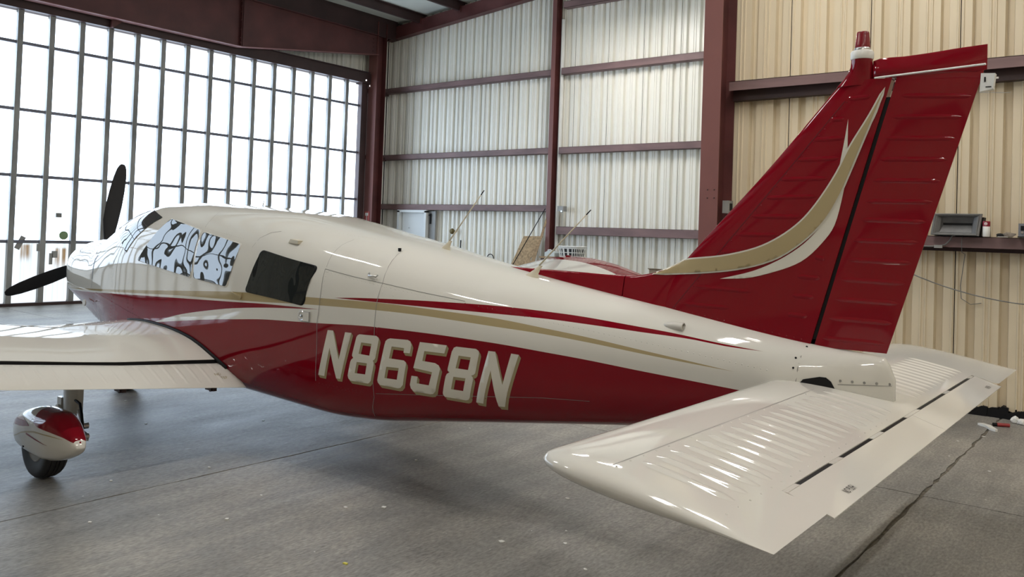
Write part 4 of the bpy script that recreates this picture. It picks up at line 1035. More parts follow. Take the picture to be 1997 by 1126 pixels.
for side in (-1, 1):
    ds = [.40, .55, .62, .7, .8, .9, 1.0, 1.15, 1.3, 1.5, 2.0, 2.5, 3.0, 3.5, 4.0, 4.6]
    v, fcs = loft([wing_ring(d, side, XFG-.018) for d in ds])
    wg = obj('wing', v, fcs, M_WINGWHITE, AP, True, auto=40)
    tips = [(4.604, 1, 0), (4.7, 1, 0), (4.82, .98, .02), (4.90, .90, .05), (4.95, .75, .10), (4.985, .5, .17), (5.0, .2, .25)]
    v, fcs = loft([wing_ring(d, side, XTE, k, c) for d, k, c in tips])
    tp = obj('wing_tip', v, fcs, [M_WINGWHITE, M_RED], AP, True, auto=40)
    for p in tp.data.polygons:
        c = p.center+Vector((-5.0, YC, 0)); dd = abs(c.y-YC)
        p.material_index = 1
    MB().box((XTE-1.19, YC+side*4.86, wz(4.9)+.20), (XTE-1.13, YC+side*4.90, wz(4.9)+.255)).build('position_light', M_RED, tp)
    def trailing(name, d0, d1, beads):
        rings = []
        for d in (d0, d0+(d1-d0)*.33, d0+(d1-d0)*.66, d1):
            U, D = [], []
            for x in (XFG, XFG+.012, XFG+.05, XFG+.1, XFG+.16, XFG+.22, XTE):
                r = x-XTE; e = .015*(1-min(1, (x-XFG)/.04))
                U.append((x, YC+side*d, wz(d)+(wup(r)-e)*wscale(d)-.002)); D.append((x, YC+side*d, wz(d)+(wlo(r)+e)*wscale(d)-.004))
            rings.append(U+D[::-1])
        v, fcs = loft(rings); o = obj(name, v, fcs, M_WINGWHITE, AP, True, auto=35)
        m_ = MB(); d = d0+.14
        while beads and d < d1-.05:
            v = []
            for i in range(9):
                t = i/8; x = XFG+.035+.20*t; s = math.sin(min(1, min(t, 1-t)*4)*PI/2)
                for j in range(7):
                    q = j/6*2-1; dd = d+q*.017
                    v.append((x, YC+side*dd, wz(dd)+wup(x-XTE)*wscale(dd)-.002+.0026*(.5+.5*math.cos(q*PI))*s+.0003))
            m_.add(v, [(i*7+j, i*7+j+1, (i+1)*7+j+1, (i+1)*7+j) for i in range(8) for j in range(6)]); d += .085
        if beads: tag(m_.build('beads', M_WINGWHITE, o, True), kind='stuff')
        return o
    fp = trailing('flap', .56, 2.72, True); trailing('aileron', 2.73, 4.6, True)
    gv = []
    for d in ds[1:]:
        gv += [(XFG-.0172, YC+side*d, wz(d)+.02), (XFG-.0172, YC+side*d, wz(d)+wup(XFG-.018-XTE)*wscale(d)-.0025)]
    obj('flap_gap', gv, [(2*i, 2*i+1, 2*i+3, 2*i+2) for i in range(len(ds)-2)], M_BLACK, wg)
    for d in (.72, 1.33, 2.5):
        z = wz(d)-.012
        MB().box((-5.0, YC+side*d-.012, z-.03), (-4.90, YC+side*d+.012, z+.045)).lathe([(.013, -.02), (.013, .02)], (-4.93, YC+side*d, z-.022), 'y', 10).build('flap_hinge', M_DARKSTEEL, fp)
    # rubber root seal
    sealpts = []
    for k in range(30):
        x = -6.30+(-4.965+6.30)*k/29; d = .6
        for _ in range(6): d = (halfy(x, min(w_top(x, d), 1.2)) or .6)
        sealpts.append(Vector((x, YC+side*(d+.004), w_top(x, d)+.004)))
    MB().tube(sealpts, [.006+.007*min(1, k/10) for k in range(30)], 8).build('root_seal', M_BLACK, wg, True)
    if side < 0:
        text_mesh('NO', .03, 'warning_text', lambda a, b: (-4.90-b, YC-.70+a, w_top(-4.90-b, .70)-.0+.002), M_SHADE, fp)
        text_mesh('STEP', .03, 'warning_text', lambda a, b: (-4.865-b, YC-.68+a, w_top(-4.865-b, .68)+.002), M_SHADE, fp)
        mb = MB(); 
        for xr in (-5.55, -5.95, -6.2):
            for k in range(40): 
                d = .75+.05*k; dome((xr, YC-d, w_top(xr, d)), .0035, .0018)
        tag(mb.build('rivets', M_WINGWHITE, wg, True), kind='stuff')

# ---- landing gear
def superring(x, yc, zc, hw, hz, n=24, e=2.5, skew=0):
    R = []
    for k in range(n):
        q = 2*PI*k/n; c, s = math.cos(q), math.sin(q)
        R.append((x+skew*s, yc+hw*math.copysign(abs(c)**(2/e), c), zc+hz*math.copysign(abs(s)**(2/e), s)))
    return R
def main_gear(side):
    g = side; yc = YC+g*1.62; ys = YC+g*1.36
    tw = .066; prof = [(.10, -.055), (.13, -tw*.9), (.17, -tw), (.196, -tw*.93), (.207, -tw*.75), (.210, -tw*.62), (.206, -tw*.60), (.206, -tw*.55), (.213, -tw*.53), (.214, -tw*.2), (.209, -tw*.18), (.209, -tw*.1), (.2145, -tw*.08)]
    prof = [(r*.935, h) for r, h in prof]; prof = prof+[(r, -h) for r, h in reversed(prof)]
    tyre = MB().lathe(prof, (-5.25, yc, .2007), 'y', 36).build('main_tyre', M_TYRE, AP, True, auto=50)
    MB().lathe([(.10, -.056), (.095, -.06), (.088, -.045), (.05, -.045), (.045, -.06), (.02, -.062)], (-5.25, yc, .2007), 'y', 24).lathe([(.10, .056), (.095, .06), (.088, .045), (.05, .045)], (-5.25, yc, .2007), 'y', 24).build('hub', M_GREY, tyre, True, auto=40)
    # streamlined wheel fairing
    X = pchip
    ztop = pchip([(-5.61, .25), (-5.595, .285), (-5.52, .345), (-5.40, .393), (-5.24, .421), (-5.06, .420), (-4.96, .395), (-4.88, .348), (-4.81, .295), (-4.79, .26)])
    zbot = pchip([(-5.61, .235), (-5.595, .195), (-5.53, .160), (-5.40, .138), (-5.16, .124), (-5.00, .146), (-4.88, .188), (-4.82, .218), (-4.79, .25)])
    hw = pchip([(-5.61, .004), (-5.595, .040), (-5.54, .070), (-5.43, .098), (-5.26, .110), (-5.05, .102), (-4.95, .084), (-4.88, .064), (-4.82, .042), (-4.79, .02)])
    xsn = [-5.61, -5.606, -5.60, -5.59, -5.57, -5.55, -5.52, -5.49, -5.45, -5.41, -5.37, -5.33, -5.29, -5.25, -5.21, -5.17, -5.13, -5.09, -5.05, -5.01, -4.98, -4.95, -4.92, -4.89, -4.86, -4.83, -4.81, -4.80, -4.79]
    rings = []
    for x in xsn:
        a, b, w = ztop(x), zbot(x), hw(x)
        rings.append(superring(x, yc, (a+b)/2, w, (a-b)/2, 32, 2.6))
    v, fcs = loft(rings)
    pant = obj('wheel_fairing', v, fcs, [M_WHITE], AP, True, auto=60)
    def pth(x, z):
        a, b = ztop(x), zbot(x); u = max(-1, min(1, (z-(a+b)/2)/((a-b)/2))); return math.asin(math.copysign(abs(u)**1.3, u))
    def ppt(x, th, sd, eps):
        a, b, w = ztop(x), zbot(x), hw(x); c, s_ = max(0, math.cos(th)), math.sin(th); h = (a-b)/2
        return Vector((x, yc+sd*(w*c**(2/2.6)+eps*c), (a+b)/2+h*math.copysign(abs(s_)**(2/2.6), s_)+eps*s_))
    def pside(x, z): return ppt(x, pth(x, z), 1, 0).y-yc
    def band(nm, lo, hi, m, eps, x0, x1, n=26, slant=0.0):
        """paint film on the fairing between two height curves (hi None: over the crown)"""
        for sd in (-1, 1):
            rows = []
            for i in range(n+1):
                x = x0+(x1-x0)*i/n; ta = pth(x, lo(x)); tb = PI/2 if hi is None else max(ta, pth(x, hi(x)))
                rows.append([ppt(min(-4.791, x+slant*(1-i/n)*j/10), ta+(tb-ta)*j/10, sd, eps) for j in range(11)])
            v, fcs = loft(rows, False, False, closed=False); obj(nm, v, fcs, m, pant, True)
    band('red_flash', pchip([(-5.18, .350), (-5.13, .335), (-5.0, .325), (-4.9, .311), (-4.85, .298), (-4.80, .28)]), None, M_RED, .0012, -5.18, -4.80, slant=-.03)
    band('red_flash', pchip([(-5.585, .262), (-5.50, .285), (-5.41, .300), (-5.36, .303), (-5.22, .324)]), pchip([(-5.585, .275), (-5.50, .315), (-5.41, .345), (-5.35, .358), (-5.27, .343), (-5.22, .326)]), M_RED, .0012, -5.585, -5.22)
    band('tan_flash', pchip([(-5.47, .222), (-5.40, .240), (-5.32, .267), (-5.23, .285), (-5.13, .298), (-5.0, .301), (-4.88, .296)]), pchip([(-5.47, .224), (-5.40, .246), (-5.32, .275), (-5.23, .294), (-5.13, .307), (-5.0, .307), (-4.88, .297)]), M_TAN, .0012, -5.47, -4.88)
    band('red_flash', pchip([(-5.25, .272), (-5.12, .257), (-5.0, .246)]), pchip([(-5.25, .282), (-5.12, .264), (-5.0, .247)]), M_RED, .0012, -5.25, -5.0)
    MB().lathe([(.007, 0), (.007, g*.004)], (-5.31, yc+g*(pside(-5.31, .187)), .187), 'y', 10).build('jack_point', M_BLACK, pant)
    # oleo leg, torque links and brake hose (inboard of the wheel)
    b = MB()
    rings = [[(-5.49+.088*math.cos(q)*(1.0+.1*t), ys+.05*math.sin(q), .315+.32*t) for q in [2*PI*k/20 for k in range(20)]] for t in (0, .25, .5, 1)]
    v, fcs = loft(rings); leg = obj('gear_leg', v, fcs, M_WINGWHITE, AP, True, auto=50)
    MB().lathe([(.034, .40), (.034, .30), (.030, .295), (.030, .16)], (-5.50, ys, 0), 'z', 18).tube([(-5.50, ys-.0, .2135), (-5.25, ys+g*.02, .2007), (-5.25, yc, .2007)], .022, 10).build('oleo_strut', M_METAL, leg, True, auto=40)
    MB().box((-5.60, ys-.05, .285), (-5.545, ys+.05, .40)).lathe([(.03, 0), (.03, -.012), (.012, -.016), (.012, -.022)], (-5.572, ys-.05, .325), 'y', 16).build('leg_lug', M_WINGWHITE, leg, True, auto=40)
    MB().tube([(-5.45, ys, .385), (-5.385, ys, .30), (-5.34, ys, .245)], [.016, .011, .014], 8).tube([(-5.34, ys, .245), (-5.40, ys, .215), (-5.47, ys, .20)], [.016, .013, .016], 8).lathe([(.02, -.03), (.02, .03)], (-5.34, ys, .245), 'y', 10).box((-5.43, ys-.03, .15), (-5.32, ys+.03, .20)).build('torque_link', M_METAL, leg, True, auto=40)
    MB().tube([(-5.42, ys-.02, .40), (-5.35, ys-.02, .385), (-5.30, ys-.03, .33), (-5.28, ys-.03, .25), (-5.29, ys-.02, .17), (-5.33, ys-.02, .10), (-5.36, ys-.02, .11)], .0085, 8).build('brake_hose', M_BLACK, leg, True)
for s in (-1, 1): main_gear(s)
# nose gear
mbt = MB().lathe([(.09, -.05), (.16, -.07), (.185, -.055), (.19, 0), (.185, .055), (.16, .07), (.09, .05)], (-7.45, YC, .19), 'y', 28).build('nose_tyre', M_TYRE, AP, True, auto=50)
ng = MB().tube([(-7.38, YC, .80), (-7.43, YC, .42)], .04, 14).tube([(-7.43, YC+.0, .45), (-7.44, YC+.1, .36), (-7.45, YC+.1, .19)], .02, 8).tube([(-7.43, YC+.0, .45), (-7.44, YC-.1, .36), (-7.45, YC-.1, .19)], .02, 8).tube([(-7.45, YC-.11, .19), (-7.45, YC+.11, .19)], .018, 8).build('nose_strut', M_WINGWHITE, AP, True, auto=40)

# ---- propeller and spinner
XP, ZP, RP_ = -8.0, 1.195, .915
MB().lathe([(.14, 0), (.145, -.04), (.13, -.12), (.10, -.20), (.055, -.27), (.015, -.305)], (XP+.06, YC, ZP), 'x', 28).build('spinner', M_WINGWHITE, AP, True, auto=60)
MB().lathe([(.09, 0), (.09, .08)], (XP+.05, YC, ZP), 'x', 20).build('propeller_hub', M_METAL, AP)
def blade(phi):
    rings = []
    for r, c, t, tw in ((.06, .05, .05, 60), (.14, .07, .045, 52), (.22, .115, .03, 45), (.35, .148, .022, 38), (.5, .152, .016, 31), (.65, .140, .012, 26), (.78, .118, .009, 23), (.86, .09, .007, 21), (.895, .062, .006, 21), (.912, .03, .004, 20)):
        a = math.radians(tw); R = []
        off = -.012 if r > .3 else 0
        for k in range(16):
            q = 2*PI*k/16; u, w = c/2*math.cos(q)+off, t/2*math.sin(q)
            # blade frame: span along (sin phi, cos phi) in y-z, chord in the disc, thickness along x
            ch = u*math.cos(a)-w*math.sin(a); th = u*math.sin(a)+w*math.cos(a)
            R.append((XP+th*.75, YC+r*math.sin(phi)+ch*math.cos(phi), ZP+r*math.cos(phi)-ch*math.sin(phi)))
        rings.append(R)
    v, fcs = loft(rings); return obj('propeller_blade', v, fcs, M_PROP, AP, True, auto=60)
p0 = math.radians(9.8)
for k in (0, -1, 1): blade(p0+k*2*PI/3)

# ---- cowling intakes, whip antennas, handle, vents
for s in (-1, 1):
    MB().lathe([(.085, 0), (.085, -.004)], (-7.899, YC+s*.22, 1.16), 'x', 20).build('air_intake', M_BLACK, fus)
def whip(b, t):
    b, t = Vector(b), Vector(t); d = (t-b); L = d.length; fw_ = Vector((1, 0, 0))
    rings = []
    for s, l, w in ((0, .062, .018), (.02, .055, .015), (.06, .034, .011), (.11, .022, .008), (.17, .013, .0055)):
        c = b+Vector((.0, 0, -.012))+d.normalized()*L*s*1.1 if s else b+Vector((0, 0, -.012))
        rings.append([(c.x+l*math.cos(q), c.y+w*math.sin(q), c.z) for q in [2*PI*k/14 for k in range(14)]])
    v, fcs = loft(rings); foot = obj('antenna_foot', v, fcs, M_CREAM, AP, True, auto=60)
    MB().tube([b+d*.16, t], [.0055, .0028], 8).tube([b+d*.93, t+d*.003], [.0036, .003], 8, 1).build('antenna_rod', [M_CREAM, M_BLACK], foot, True)
M_CREAM = mat('cream_antenna', (.55, .50, .38), .4)
whip((-3.535, YC-.04, 1.436), (-3.254, YC, 1.806)); whip((-2.81, YC-.10, 1.318), (-2.482, YC, 1.695))
MB().tube([(-5.49, YC-.0, 1.69), (-5.475, YC, 1.745)], [.006, .002], 8).box((-5.53, YC-.012, 1.69), (-5.44, YC+.012, 1.70)).build('small_antenna', M_METAL, AP)
c = spoint(-4.38, 1.451, 0)
MB().prism([(c.x-.05, c.z-.008), (c.x+.045, c.z-.014), (c.x+.05, c.z+.008), (c.x-.03, c.z+.016)], c.y-.022, c.y+.02).build('air_scoop', M_CREAM, AP)
c = spoint(-3.66, 1.275, 0)
MB().tube([(c.x-.035, c.y-.008, c.z+.014), (c.x-.03, c.y-.016, c.z), (c.x+.03, c.y-.016, c.z-.004), (c.x+.035, c.y-.006, c.z+.006)], .006, 8).build('door_hinge', M_METAL, AP, True)
c = spoint(-4.165, .999, 0)
hd = MB().lathe([(.030, .004), (.034, 0), (.030, -.004), (.022, -.003), (.018, .004)], (c.x-.02, c.y-.002, c.z), 'y', 20).lathe([(.008, 0), (.008, -.012), (.004, -.014)], (c.x-.012, c.y, c.z), 'y', 10).build('door_lock', M_METAL, AP, True, auto=40)
MB().box((c.x+.0, c.y-.007, c.z-.030), (c.x+.055, c.y+.003, c.z+.026)).build('latch_flap', M_WINGWHITE, hd)
MB().box((c.x-.003, c.y-.004, c.z-.034), (c.x+.059, c.y+.003, c.z+.030)).build('latch_recess', M_GREY, hd)
c = spoint(-4.845, 1.085, 0)
MB().prism([(c.x-.06, c.z+.012), (c.x+.05, c.z-.03), (c.x+.06, c.z-.015), (c.x+.062, c.z+.012), (c.x+.05, c.z-.005)], c.y-.012, c.y+.004).build('door_handle', M_TAN, AP)
c = spoint(-1.84, 1.131, 0)
MB().lathe([(.004, -.085), (.016, -.06), (.021, -.02), (.022, .028), (.018, .030), (.017, .01)], (c.x, c.y-.006, c.z), 'x', 16).build('static_port', M_WINGWHITE, AP, True, auto=50)
c = spoint(-3.64, 1.422, .004); MB().box((c.x-.008, c.y-.006, c.z-.008), (c.x+.008, c.y+.006, c.z+.014)).build('drain_stub', M_BLACK, AP)
MB().lathe([(.028, .004), (.028, -.004)], (-7.30, YC-halfy(-7.30, .83)-.0, .83), 'y', 14).build('cowl_light', M_PLASTIC, fus)
# ================================================================ SMALL THINGS
M_OSB = mat('chipboard', (0.42, 0.29, 0.16), 0.8, noise=((22, 22, 22), 0.45))
M_PLY = mat('broken_plywood', (0.36, 0.24, 0.13), 0.8, noise=((8, 8, 30), 0.4))
M_CARD = mat('cardboard', (0.36, 0.27, 0.19), 0.85)
def lean(name, pts, th, m, label, cat, dy=0.0):
    """leaning board: pts = outline (x, z) with y falling away from the wall towards the floor"""
    def Y(z): return 14.36-.40*(1-z/1.6)-dy
    n = len(pts); v = [(x, Y(z)-th, z) for x, z in pts]+[(x, Y(z), z) for x, z in pts]
    o = obj(name, v, [tuple(range(n)), tuple(range(2*n-1, n-1, -1))]+[(i, (i+1) % n, n+(i+1) % n, n+i) for i in range(n)], m, origin=(pts[0][0], Y(0), 0))
    return tag(o, label, cat)
lean('chipboard_sheet', [(-11.45, 0), (-10.98, 0), (-10.93, .3), (-10.84, .6), (-10.72, .82), (-10.74, .9), (-10.66, .95), (-10.68, 1.02), (-10.58, 1.2), (-10.46, 1.52), (-10.97, 1.51)], .014, M_OSB, 'brown chipboard sheet leaning tilted against the back wall left of the red column', 'board')
lean('plywood_offcut', [(-10.70, 0), (-10.58, 0), (-10.52, .6), (-10.46, 1.2), (-10.40, 1.5), (-10.36, 1.80), (-10.39, 1.93), (-10.44, 1.6), (-10.47, 1.42), (-10.52, 1.3), (-10.60, .9)], .012, M_PLY, 'tall splintered plywood strip standing between the chipboard and the red column', 'board', .10)
def Yl(z): return 14.36-.40*(1-z/1.6)-.03
tag(MB().tube([(-11.5, Yl(0)-.04, 0), (-10.28, Yl(1.6)-.20, 2.10)], .009, 6).build('thin_rod', M_BLACK, origin=(-11.5, Yl(0), 0)), 'thin black rod leaning across the front of the brown chipboard', 'rod')
# bench with basket and jug
wbn = empty('workbench', (-9.2, 13.6, 0)); tag(wbn, 'dark workbench hidden behind the airplane, under the white laundry basket', 'bench')
MB().box((-9.78, 13.30, 1.09), (-8.90, 13.90, 1.125)).build('bench_top', M_PLY, wbn)
for a in (-9.76, -8.98):
    for b_ in (13.32, 13.82): MB().box((a, b_, 0), (a+.06, b_+.06, 1.09)).build('leg', M_DARKSTEEL, wbn)
bk = empty('laundry_basket', (-9.17, 13.55, 1.125)); tag(bk, 'white slotted plastic laundry basket beside the red column', 'basket')
mb = MB(); rim = []
def bring(z, a, b_, n=28):
    R = []
    for k in range(n):
        q = 2*PI*k/n; c_, s_ = math.cos(q), math.sin(q)
        R.append(Vector((-9.17+a*math.copysign(abs(c_)**.6, c_), 13.55+b_*math.copysign(abs(s_)**.6, s_), z)))
    return R
n = 28
levels = [(1.127, .235, .15), (1.150, .24, .155), (1.215, .255, .165), (1.228, .257, .167), (1.295, .272, .18), (1.338, .28, .187)]
R = [bring(*l) for l in levels]
def band(i, j):
    for k in range(n): mb.add([R[i][k], R[i][(k+1) % n], R[j][(k+1) % n], R[j][k]], [(0, 1, 2, 3)])
band(0, 1); band(2, 3); band(4, 5)
mb.add(R[0], [tuple(range(n))])
for (i, j) in ((1, 2), (3, 4)):
    for k in range(n):
        a0, a1, b0_, b1_ = R[i][k], R[i][(k+1) % n], R[j][k], R[j][(k+1) % n]
        mb.add([a0, a0.lerp(a1, .38), b0_.lerp(b1_, .38), b0_], [(0, 1, 2, 3)])
bb = mb.build('basket_wall', M_PLASTIC, bk); md = bb.modifiers.new('solid', 'SOLIDIFY'); md.thickness = .005
MB().prism([(-9.37, 1.135), (-8.97, 1.135), (-8.94, 1.31), (-9.40, 1.31)], 13.44, 13.66).build('dark_contents', mat('contents_dark', (.03, .03, .035), .9), bk)  # added dark block for contents, so the basket slots read dark
MB().tube(bring(1.338, .285, .192)+[bring(1.338, .285, .192)[0]], .011, 6, caps=False).build('rim', M_PLASTIC, bk, True)
jg = empty('plastic_jug', (-9.62, 13.50, 1.125)); tag(jg, 'translucent white plastic jug standing left of the laundry basket', 'jug')
MB().prism([(-9.74, 1.126), (-9.50, 1.126), (-9.50, 1.20), (-9.54, 1.235), (-9.66, 1.24), (-9.74, 1.20)], 13.42, 13.58).build('jug_body', mat('cloudy_plastic', (.55, .60, .60), .3), jg)
MB().lathe([(.03, 1.238), (.03, 1.268)], (-9.58, 13.5, 0), 'z', 14).build('cap', M_DARKSTEEL, jg)
MB().tube([(-9.71, 13.5, 1.215), (-9.715, 13.5, 1.25), (-9.65, 13.5, 1.258), (-9.62, 13.5, 1.238)], .010, 8).build('handle', M_PLASTIC, jg, True)
# fittings on the back wall
jb = empty('junction_box', (-10.04, 14.40, 2.11)); tag(jb, 'grey electrical junction box on the back wall right of the middle red column', 'junction box')
MB().box((-10.13, 14.36, 2.06), (-9.98, 14.50, 2.17)).build('box_body', M_GREY, jb)
MB().lathe([(.03, 0), (.03, -.03), (.02, -.035)], (-10.0, 14.36, 2.06), 'y', 12).build('cover', M_METAL, jb)
tag(MB().tube([(-10.25, 14.535, .02), (-10.25, 14.535, 6.2)], .04, 12).build('conduit', M_PLASTIC, origin=(-10.25, 14.535, 0)), 'white vertical pipe running up the wall right behind the middle red column', 'pipe')
br = MB().lathe([(.02, .08), (.02, -.02), (.055, -.03), (.07, -.06), (.055, -.09), (.02, -.10)], (-13.2, 14.52, 1.56), 'y', 16).build('brass_valve', mat('old_brass', (.14, .10, .03), .5, metal=.4), None, True, origin=(-13.2, 14.52, 1.56))
tag(br, 'small round brass valve knob on the back wall right of the white door', 'valve')
tag(MB().tube([(-13.02, 14.53, 0), (-12.98, 14.53, 1.36)], .014, 8).build('black_pole', M_BLACK, origin=(-13.02, 14.53, 0)), 'short black pole standing upright against the white back wall', 'pole')
mb = MB()
ringp = [(-12.05+.09*math.cos(q), 14.52-.01*math.sin(q*.5), .98+.09*math.sin(q)) for q in [2*PI*k/24 for k in range(25)]]
mb.tube(ringp, .010, 6, caps=False).tube([(-12.14, 14.53, .98), (-12.15, 14.58, 1.0), (-12.14, 14.53, .0)], .010, 6)
tag(mb.build('cable_loop', M_BLACK, None, True, origin=(-12.05, 14.52, 0)), 'loop of black cable showing just above the white fuselage against the wall', 'cable')
cb = empty('cardboard_box', (-7.36, 13.9, 0)); tag(cb, 'brown cardboard box showing its top edge behind the airplane dorsal fin', 'box')
MB().box((-7.53, 13.7, .01), (-7.18, 14.1, .97)).build('box_body', M_CARD, cb)
MB().add([(-7.53, 13.7, .97), (-7.18, 13.7, .97), (-7.18, 13.62, 1.0), (-7.53, 13.62, 1.0)], [(0, 1, 2, 3)]).build('flap', M_CARD, cb)
sg = empty('column_sign', (-15.41, 13.775, 1.75)); tag(sg, 'small red sign with a white picture on the corner column', 'sign')
MB().box((-15.50, 13.768, 1.52), (-15.33, 13.778, 1.98)).build('sign_plate', mat('sign_red', (.42, .09, .08), .5), sg)
mb = MB().box((-15.475, 13.764, 1.87), (-15.37, 13.768, 1.94)).box((-15.43, 13.764, 1.70), (-15.41, 13.768, 1.87)).box((-15.45, 13.764, 1.56), (-15.39, 13.768, 1.70))
mb.build('pictogram', M_PLASTIC, sg)
ob = empty('outlet_box', (-3.845, 8.72, 1.93)); tag(ob, 'small grey outlet box on the tall red column behind the red tail fin', 'outlet box')
MB().box((-3.872, 8.66, 1.86), (-3.80, 8.78, 2.00)).build('box_body', M_GREY, ob)
MB().box((-3.80, 8.69, 1.89), (-3.795, 8.75, 1.97)).build('cover', M_BLACK, ob)
# things on the steel shelf rail of the tan wall (z 1.672)
ZS = 1.674
hf = empty('floodlight', (-1.55, 8.74, ZS)); tag(hf, 'grey dusty floodlight with a recessed face lying on the red wall rail', 'floodlight')
M_GREYF = mat('dusty_grey_metal', (.17, .17, .165), .55, noise=((6, 6, 6), .3))
M_GREYD = mat('floodlight_reflector', (.13, .13, .13), .45, noise=((10, 10, 10), .25))
tl = .07
def fpt(a, b, d): return (-1.755+.40*a+(.02*b), 8.62+d+tl*b*.5, ZS+.004+.205*b)
b = MB()
outer = [(0, 0), (1, 0), (1, 1), (0, 1)]; inn = [(.07, .10), (.93, .10), (.93, .90), (.07, .90)]
for i in range(4):
    j = (i+1) % 4
    b.add([fpt(*outer[i], 0), fpt(*outer[j], 0), fpt(*inn[j], 0), fpt(*inn[i], 0)], [(0, 1, 2, 3)])
    b.add([fpt(*outer[i], 0), fpt(*outer[j], 0), fpt(*outer[j], .05), fpt(*outer[i], .05)], [(0, 1, 2, 3)])
b.build('bezel', M_GREYF, hf)
b = MB(); mid = .52
deep = [(.16, .14), (.84, .14), (.80, mid), (.20, mid), (.84, .84), (.16, .84)]
P_in = [fpt(*p, .002) for p in inn]; D = [fpt(a, z, .035 if z != mid else .09) for a, z in deep]
b.add(P_in+D, [(0, 1, 5, 4), (4, 5, 6, 7), (7, 6, 8, 9), (2, 3, 9, 8), (1, 2, 8, 6, 5), (3, 0, 4, 7, 9)])
b.build('reflector', M_GREYD, hf)
MB().prism([(-1.74, ZS), (-1.35, ZS), (-1.33, ZS+.18), (-1.72, ZS+.18)], 8.72, 8.86).build('housing', M_BLACK, hf)
MB().tube([fpt(.04, .04, -.006), fpt(.96, .04, -.006), fpt(.96, .96, -.006), fpt(.04, .96, -.006), fpt(.04, .04, -.006)], .006, 6).build('bezel_trim', M_GREYF, hf)
sc = empty('spray_can', (-1.30, 8.66, ZS)); tag(sc, 'white cylinder can with a red top on the wall rail right of the floodlight', 'can')
MB().lathe([(.028, 0), (.031, .006), (.031, .095), (.029, .098)], (-1.297, 8.66, ZS), 'z', 20).build('can_body', M_PLASTIC, sc, True, auto=40)
MB().lathe([(.0315, .094), (.0315, .138), (.028, .142)], (-1.297, 8.66, ZS), 'z', 20).build('red_band', mat('can_red', (.25, .012, .03), .35), sc, True, auto=40)
MB().lathe([(.013, 0), (.013, -.002)], (-1.297, 8.628, ZS+.118), 'y', 12).build('label_dot', M_PLASTIC, sc)
MB().lathe([(.006, 0), (.006, -.002)], (-1.297, 8.626, ZS+.116), 'y', 10).build('label_dot', mat('label_pink', (.6, .2, .22), .5), sc)
rd = empty('grey_radio', (-.98, 8.67, ZS)); tag(rd, 'grey boxy device at the right edge of the photo on the red wall rail', 'radio')
MB().box((-1.04, 8.62, ZS+.008), (-.86, 8.72, ZS+.125)).build('case', mat('blue_grey_case', (.16, .17, .19), .45), rd)
MB().box((-1.022, 8.617, ZS+.062), (-.96, 8.62, ZS+.105)).build('screen', M_BLACK, rd)
MB().lathe([(.010, 0), (.010, -.008)], (-1.01, 8.62, ZS+.045), 'y', 10).build('knob', M_METAL, rd)
MB().box((-1.045, 8.615, ZS), (-.855, 8.725, ZS+.010)).build('base', M_BLACK, rd)
rng = random.Random(3)
def blob(name, c, r, m, label, cat, sq=(1, 1, .6), n=10, group=None):
    bm = bmesh.new(); bmesh.ops.create_icosphere(bm, subdivisions=2, radius=1)
    v = []
    for q in bm.verts:
        k = 1+rng.uniform(-.25, .25); v.append((c[0]+q.co.x*r*sq[0]*k, c[1]+q.co.y*r*sq[1]*k, max(c[2], c[2]+r*sq[2]*.8+q.co.z*r*sq[2]*k)))
    fcs = [tuple(x.index for x in p.verts) for p in bm.faces]; bm.free()
    return tag(obj(name, v, fcs, m, None, False, origin=c), label, cat, group)
blob('crumpled_rag', (-1.115, 8.66, ZS), .045, mat('rag_brown', (.20, .17, .14), .9), 'crumpled brown rag on the red wall rail left of the grey radio', 'rag', (1.1, .7, .55))
blob('dark_scrap', (-1.185, 8.655, ZS), .028, M_BLACK, 'small dark scrap on the red wall rail left of the brown rag', 'scrap', (1.3, .7, .6))
tag(MB().box((-1.20, 8.612, ZS), (-1.12, 8.632, ZS+.004)).build('paper_strip', M_PLASTIC, origin=(-1.16, 8.62, ZS)), 'pale paper strip on the front edge of the red wall rail', 'paper')
# cables
ec = empty('extension_cord', (-1.70, 8.70, ZS)); tag(ec, 'grey power cord with a plug joint hanging under the floodlight on the red rail', 'cord')
MB().tube([(-1.56, 8.70, ZS+.004), (-1.58, 8.690, ZS+.002), (-1.60, 8.695, ZS-.04), (-1.64, 8.695, ZS-.085), (-1.70, 8.695, ZS-.10), (-1.78, 8.695, ZS-.105), (-1.9, 8.695, ZS-.105), (-2.1, 8.695, ZS-.10), (-2.3, 8.70, ZS-.06), (-2.35, 8.74, ZS+.004)], .007, 8).build('cable', M_GREYF, ec, True)
MB().box((-1.735, 8.683, ZS-.118), (-1.665, 8.707, ZS-.090)).build('plug', mat('plug_grey', (.33, .33, .32), .5), ec)
def sag(p0, p1, d, n=24):
    p0, p1 = Vector(p0), Vector(p1); return [p0.lerp(p1, k/n)-Vector((0, 0, d*4*(k/n)*(1-k/n))) for k in range(n+1)]
tag(MB().tube([(-2.25, 8.90, 1.45), (-2.24, 8.80, 1.43)]+sag((-2.2, 8.72, 1.42), (.5, 8.72, 1.40), .34)+[(.55, 8.92, 1.40)], .005, 6).build('hanging_cable', M_GREYF, None, True, origin=(-2.2, 8.72, 1.42)), 'grey cable sagging in a curve across the tan wall below the red rail', 'cable')
tag(MB().tube([(-1.50, 8.70, ZS), (-1.502, 8.692, ZS-.06), (-1.50, 8.70, ZS-.15), (-1.50, 8.86, ZS-.17), (-1.54, 8.90, 1.2), (-1.53, 8.90, 1.08), (-1.45, 8.90, 1.03), (-1.36, 8.90, 1.05)], .0035, 6).build('thin_wire', M_GREYF, None, True, origin=(-1.61, 8.7, ZS)), 'thin wire hanging from the red rail below the floodlight down the tan wall', 'wire')
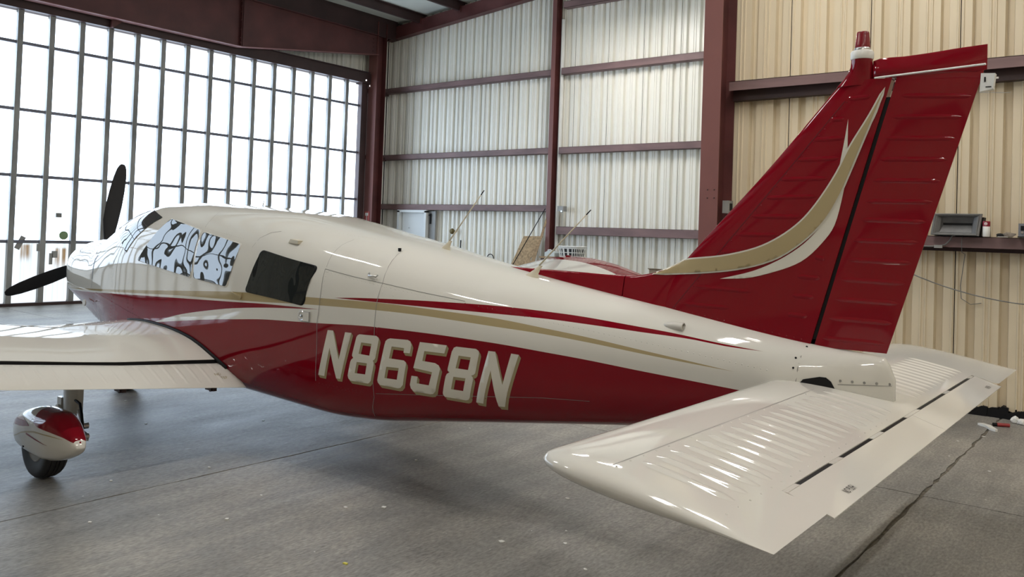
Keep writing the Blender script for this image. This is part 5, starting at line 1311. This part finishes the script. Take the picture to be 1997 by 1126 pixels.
# litter
def flat_scrap(name, pts, c, m, label, cat, th=.012, group=None):
    b_ = MB().prism([(c[0]+a, c[1]+bb_) for a, bb_ in pts], .0005, th, 'z'); return tag(b_.build(name, m, origin=(c[0], c[1], 0)), label, cat, group)
flat_scrap('white_plastic_scrap', [(-.09, .09), (-.02, .03), (.02, -.06), (.075, -.11), (.09, -.09), (.05, -.01), (.02, .06), (-.05, .11)], (-1.20, 8.30), M_PLASTIC, 'white torn plastic scrap on the floor at the foot of the tan wall', 'scrap', .02)
mk = empty('red_marker', (-1.14, 8.47, 0)); tag(mk, 'short red tube with a black end lying by the tan wall', 'marker')
MB().tube([(-1.15, 8.455, .016), (-1.06, 8.50, .016)], .016, 10).build('barrel', mat('marker_red', (.30, .03, .03), .4), mk, True, auto=40)
MB().tube([(-1.18, 8.44, .016), (-1.152, 8.454, .016)], .015, 10).build('cap', M_BLACK, mk, True, auto=40)
blob('foam_lump', (-1.045, 8.735, 0), .034, M_PLASTIC, 'left one of two white foam lumps under the tan wall', 'foam', (1, .9, 1.0))
blob('foam_lump', (-.985, 8.71, 0), .036, M_PLASTIC, 'right one of two white foam lumps under the tan wall', 'foam', (1.2, .8, .8))
flat_scrap('yellow_scrap', [(-.012, -.006), (.012, -.004), (.010, .008), (-.010, .006)], (-2.95, 2.585), mat('yellow_scrap', (.65, .60, .10), .5), 'small yellow scrap lying alone on the concrete at the bottom of the photo', 'scrap', .006)
# white paint flakes on the concrete
spots = [(-4.05, 2.9), (-3.95, 4.05), (-3.55, 3.1), (-3.40, 3.25), (-3.85, 2.55), (-4.30, 2.05), (-4.75, 3.0), (-4.9, 2.45), (-4.3, 5.0), (-2.35, 3.5), (-2.6, 3.3), (-2.45, 3.65), (-2.1, 3.3), (-2.75, 4.1), (-1.30, 7.55), (-1.17, 7.9), (-1.25, 6.95), (-.95, 6.7), (-5.6, 4.0), (-6.1, 3.3), (-7.0, 3.6), (-8.3, 4.6), (-9.2, 5.2)]
for k, (sx, sy) in enumerate(spots):
    r = rng.uniform(.008, .018); q0 = rng.uniform(0, 6)
    pts = [(r*rng.uniform(.6, 1.3)*math.cos(q0+q), r*rng.uniform(.5, 1.1)*math.sin(q0+q)) for q in (0, 1.2, 2.4, 3.7, 5.0)]
    flat_scrap('paint_flake', pts, (sx, sy), M_PLASTIC, 'tiny white paint flake lying loose on the grey concrete floor', 'flake', .004, 'white flakes scattered on the floor')
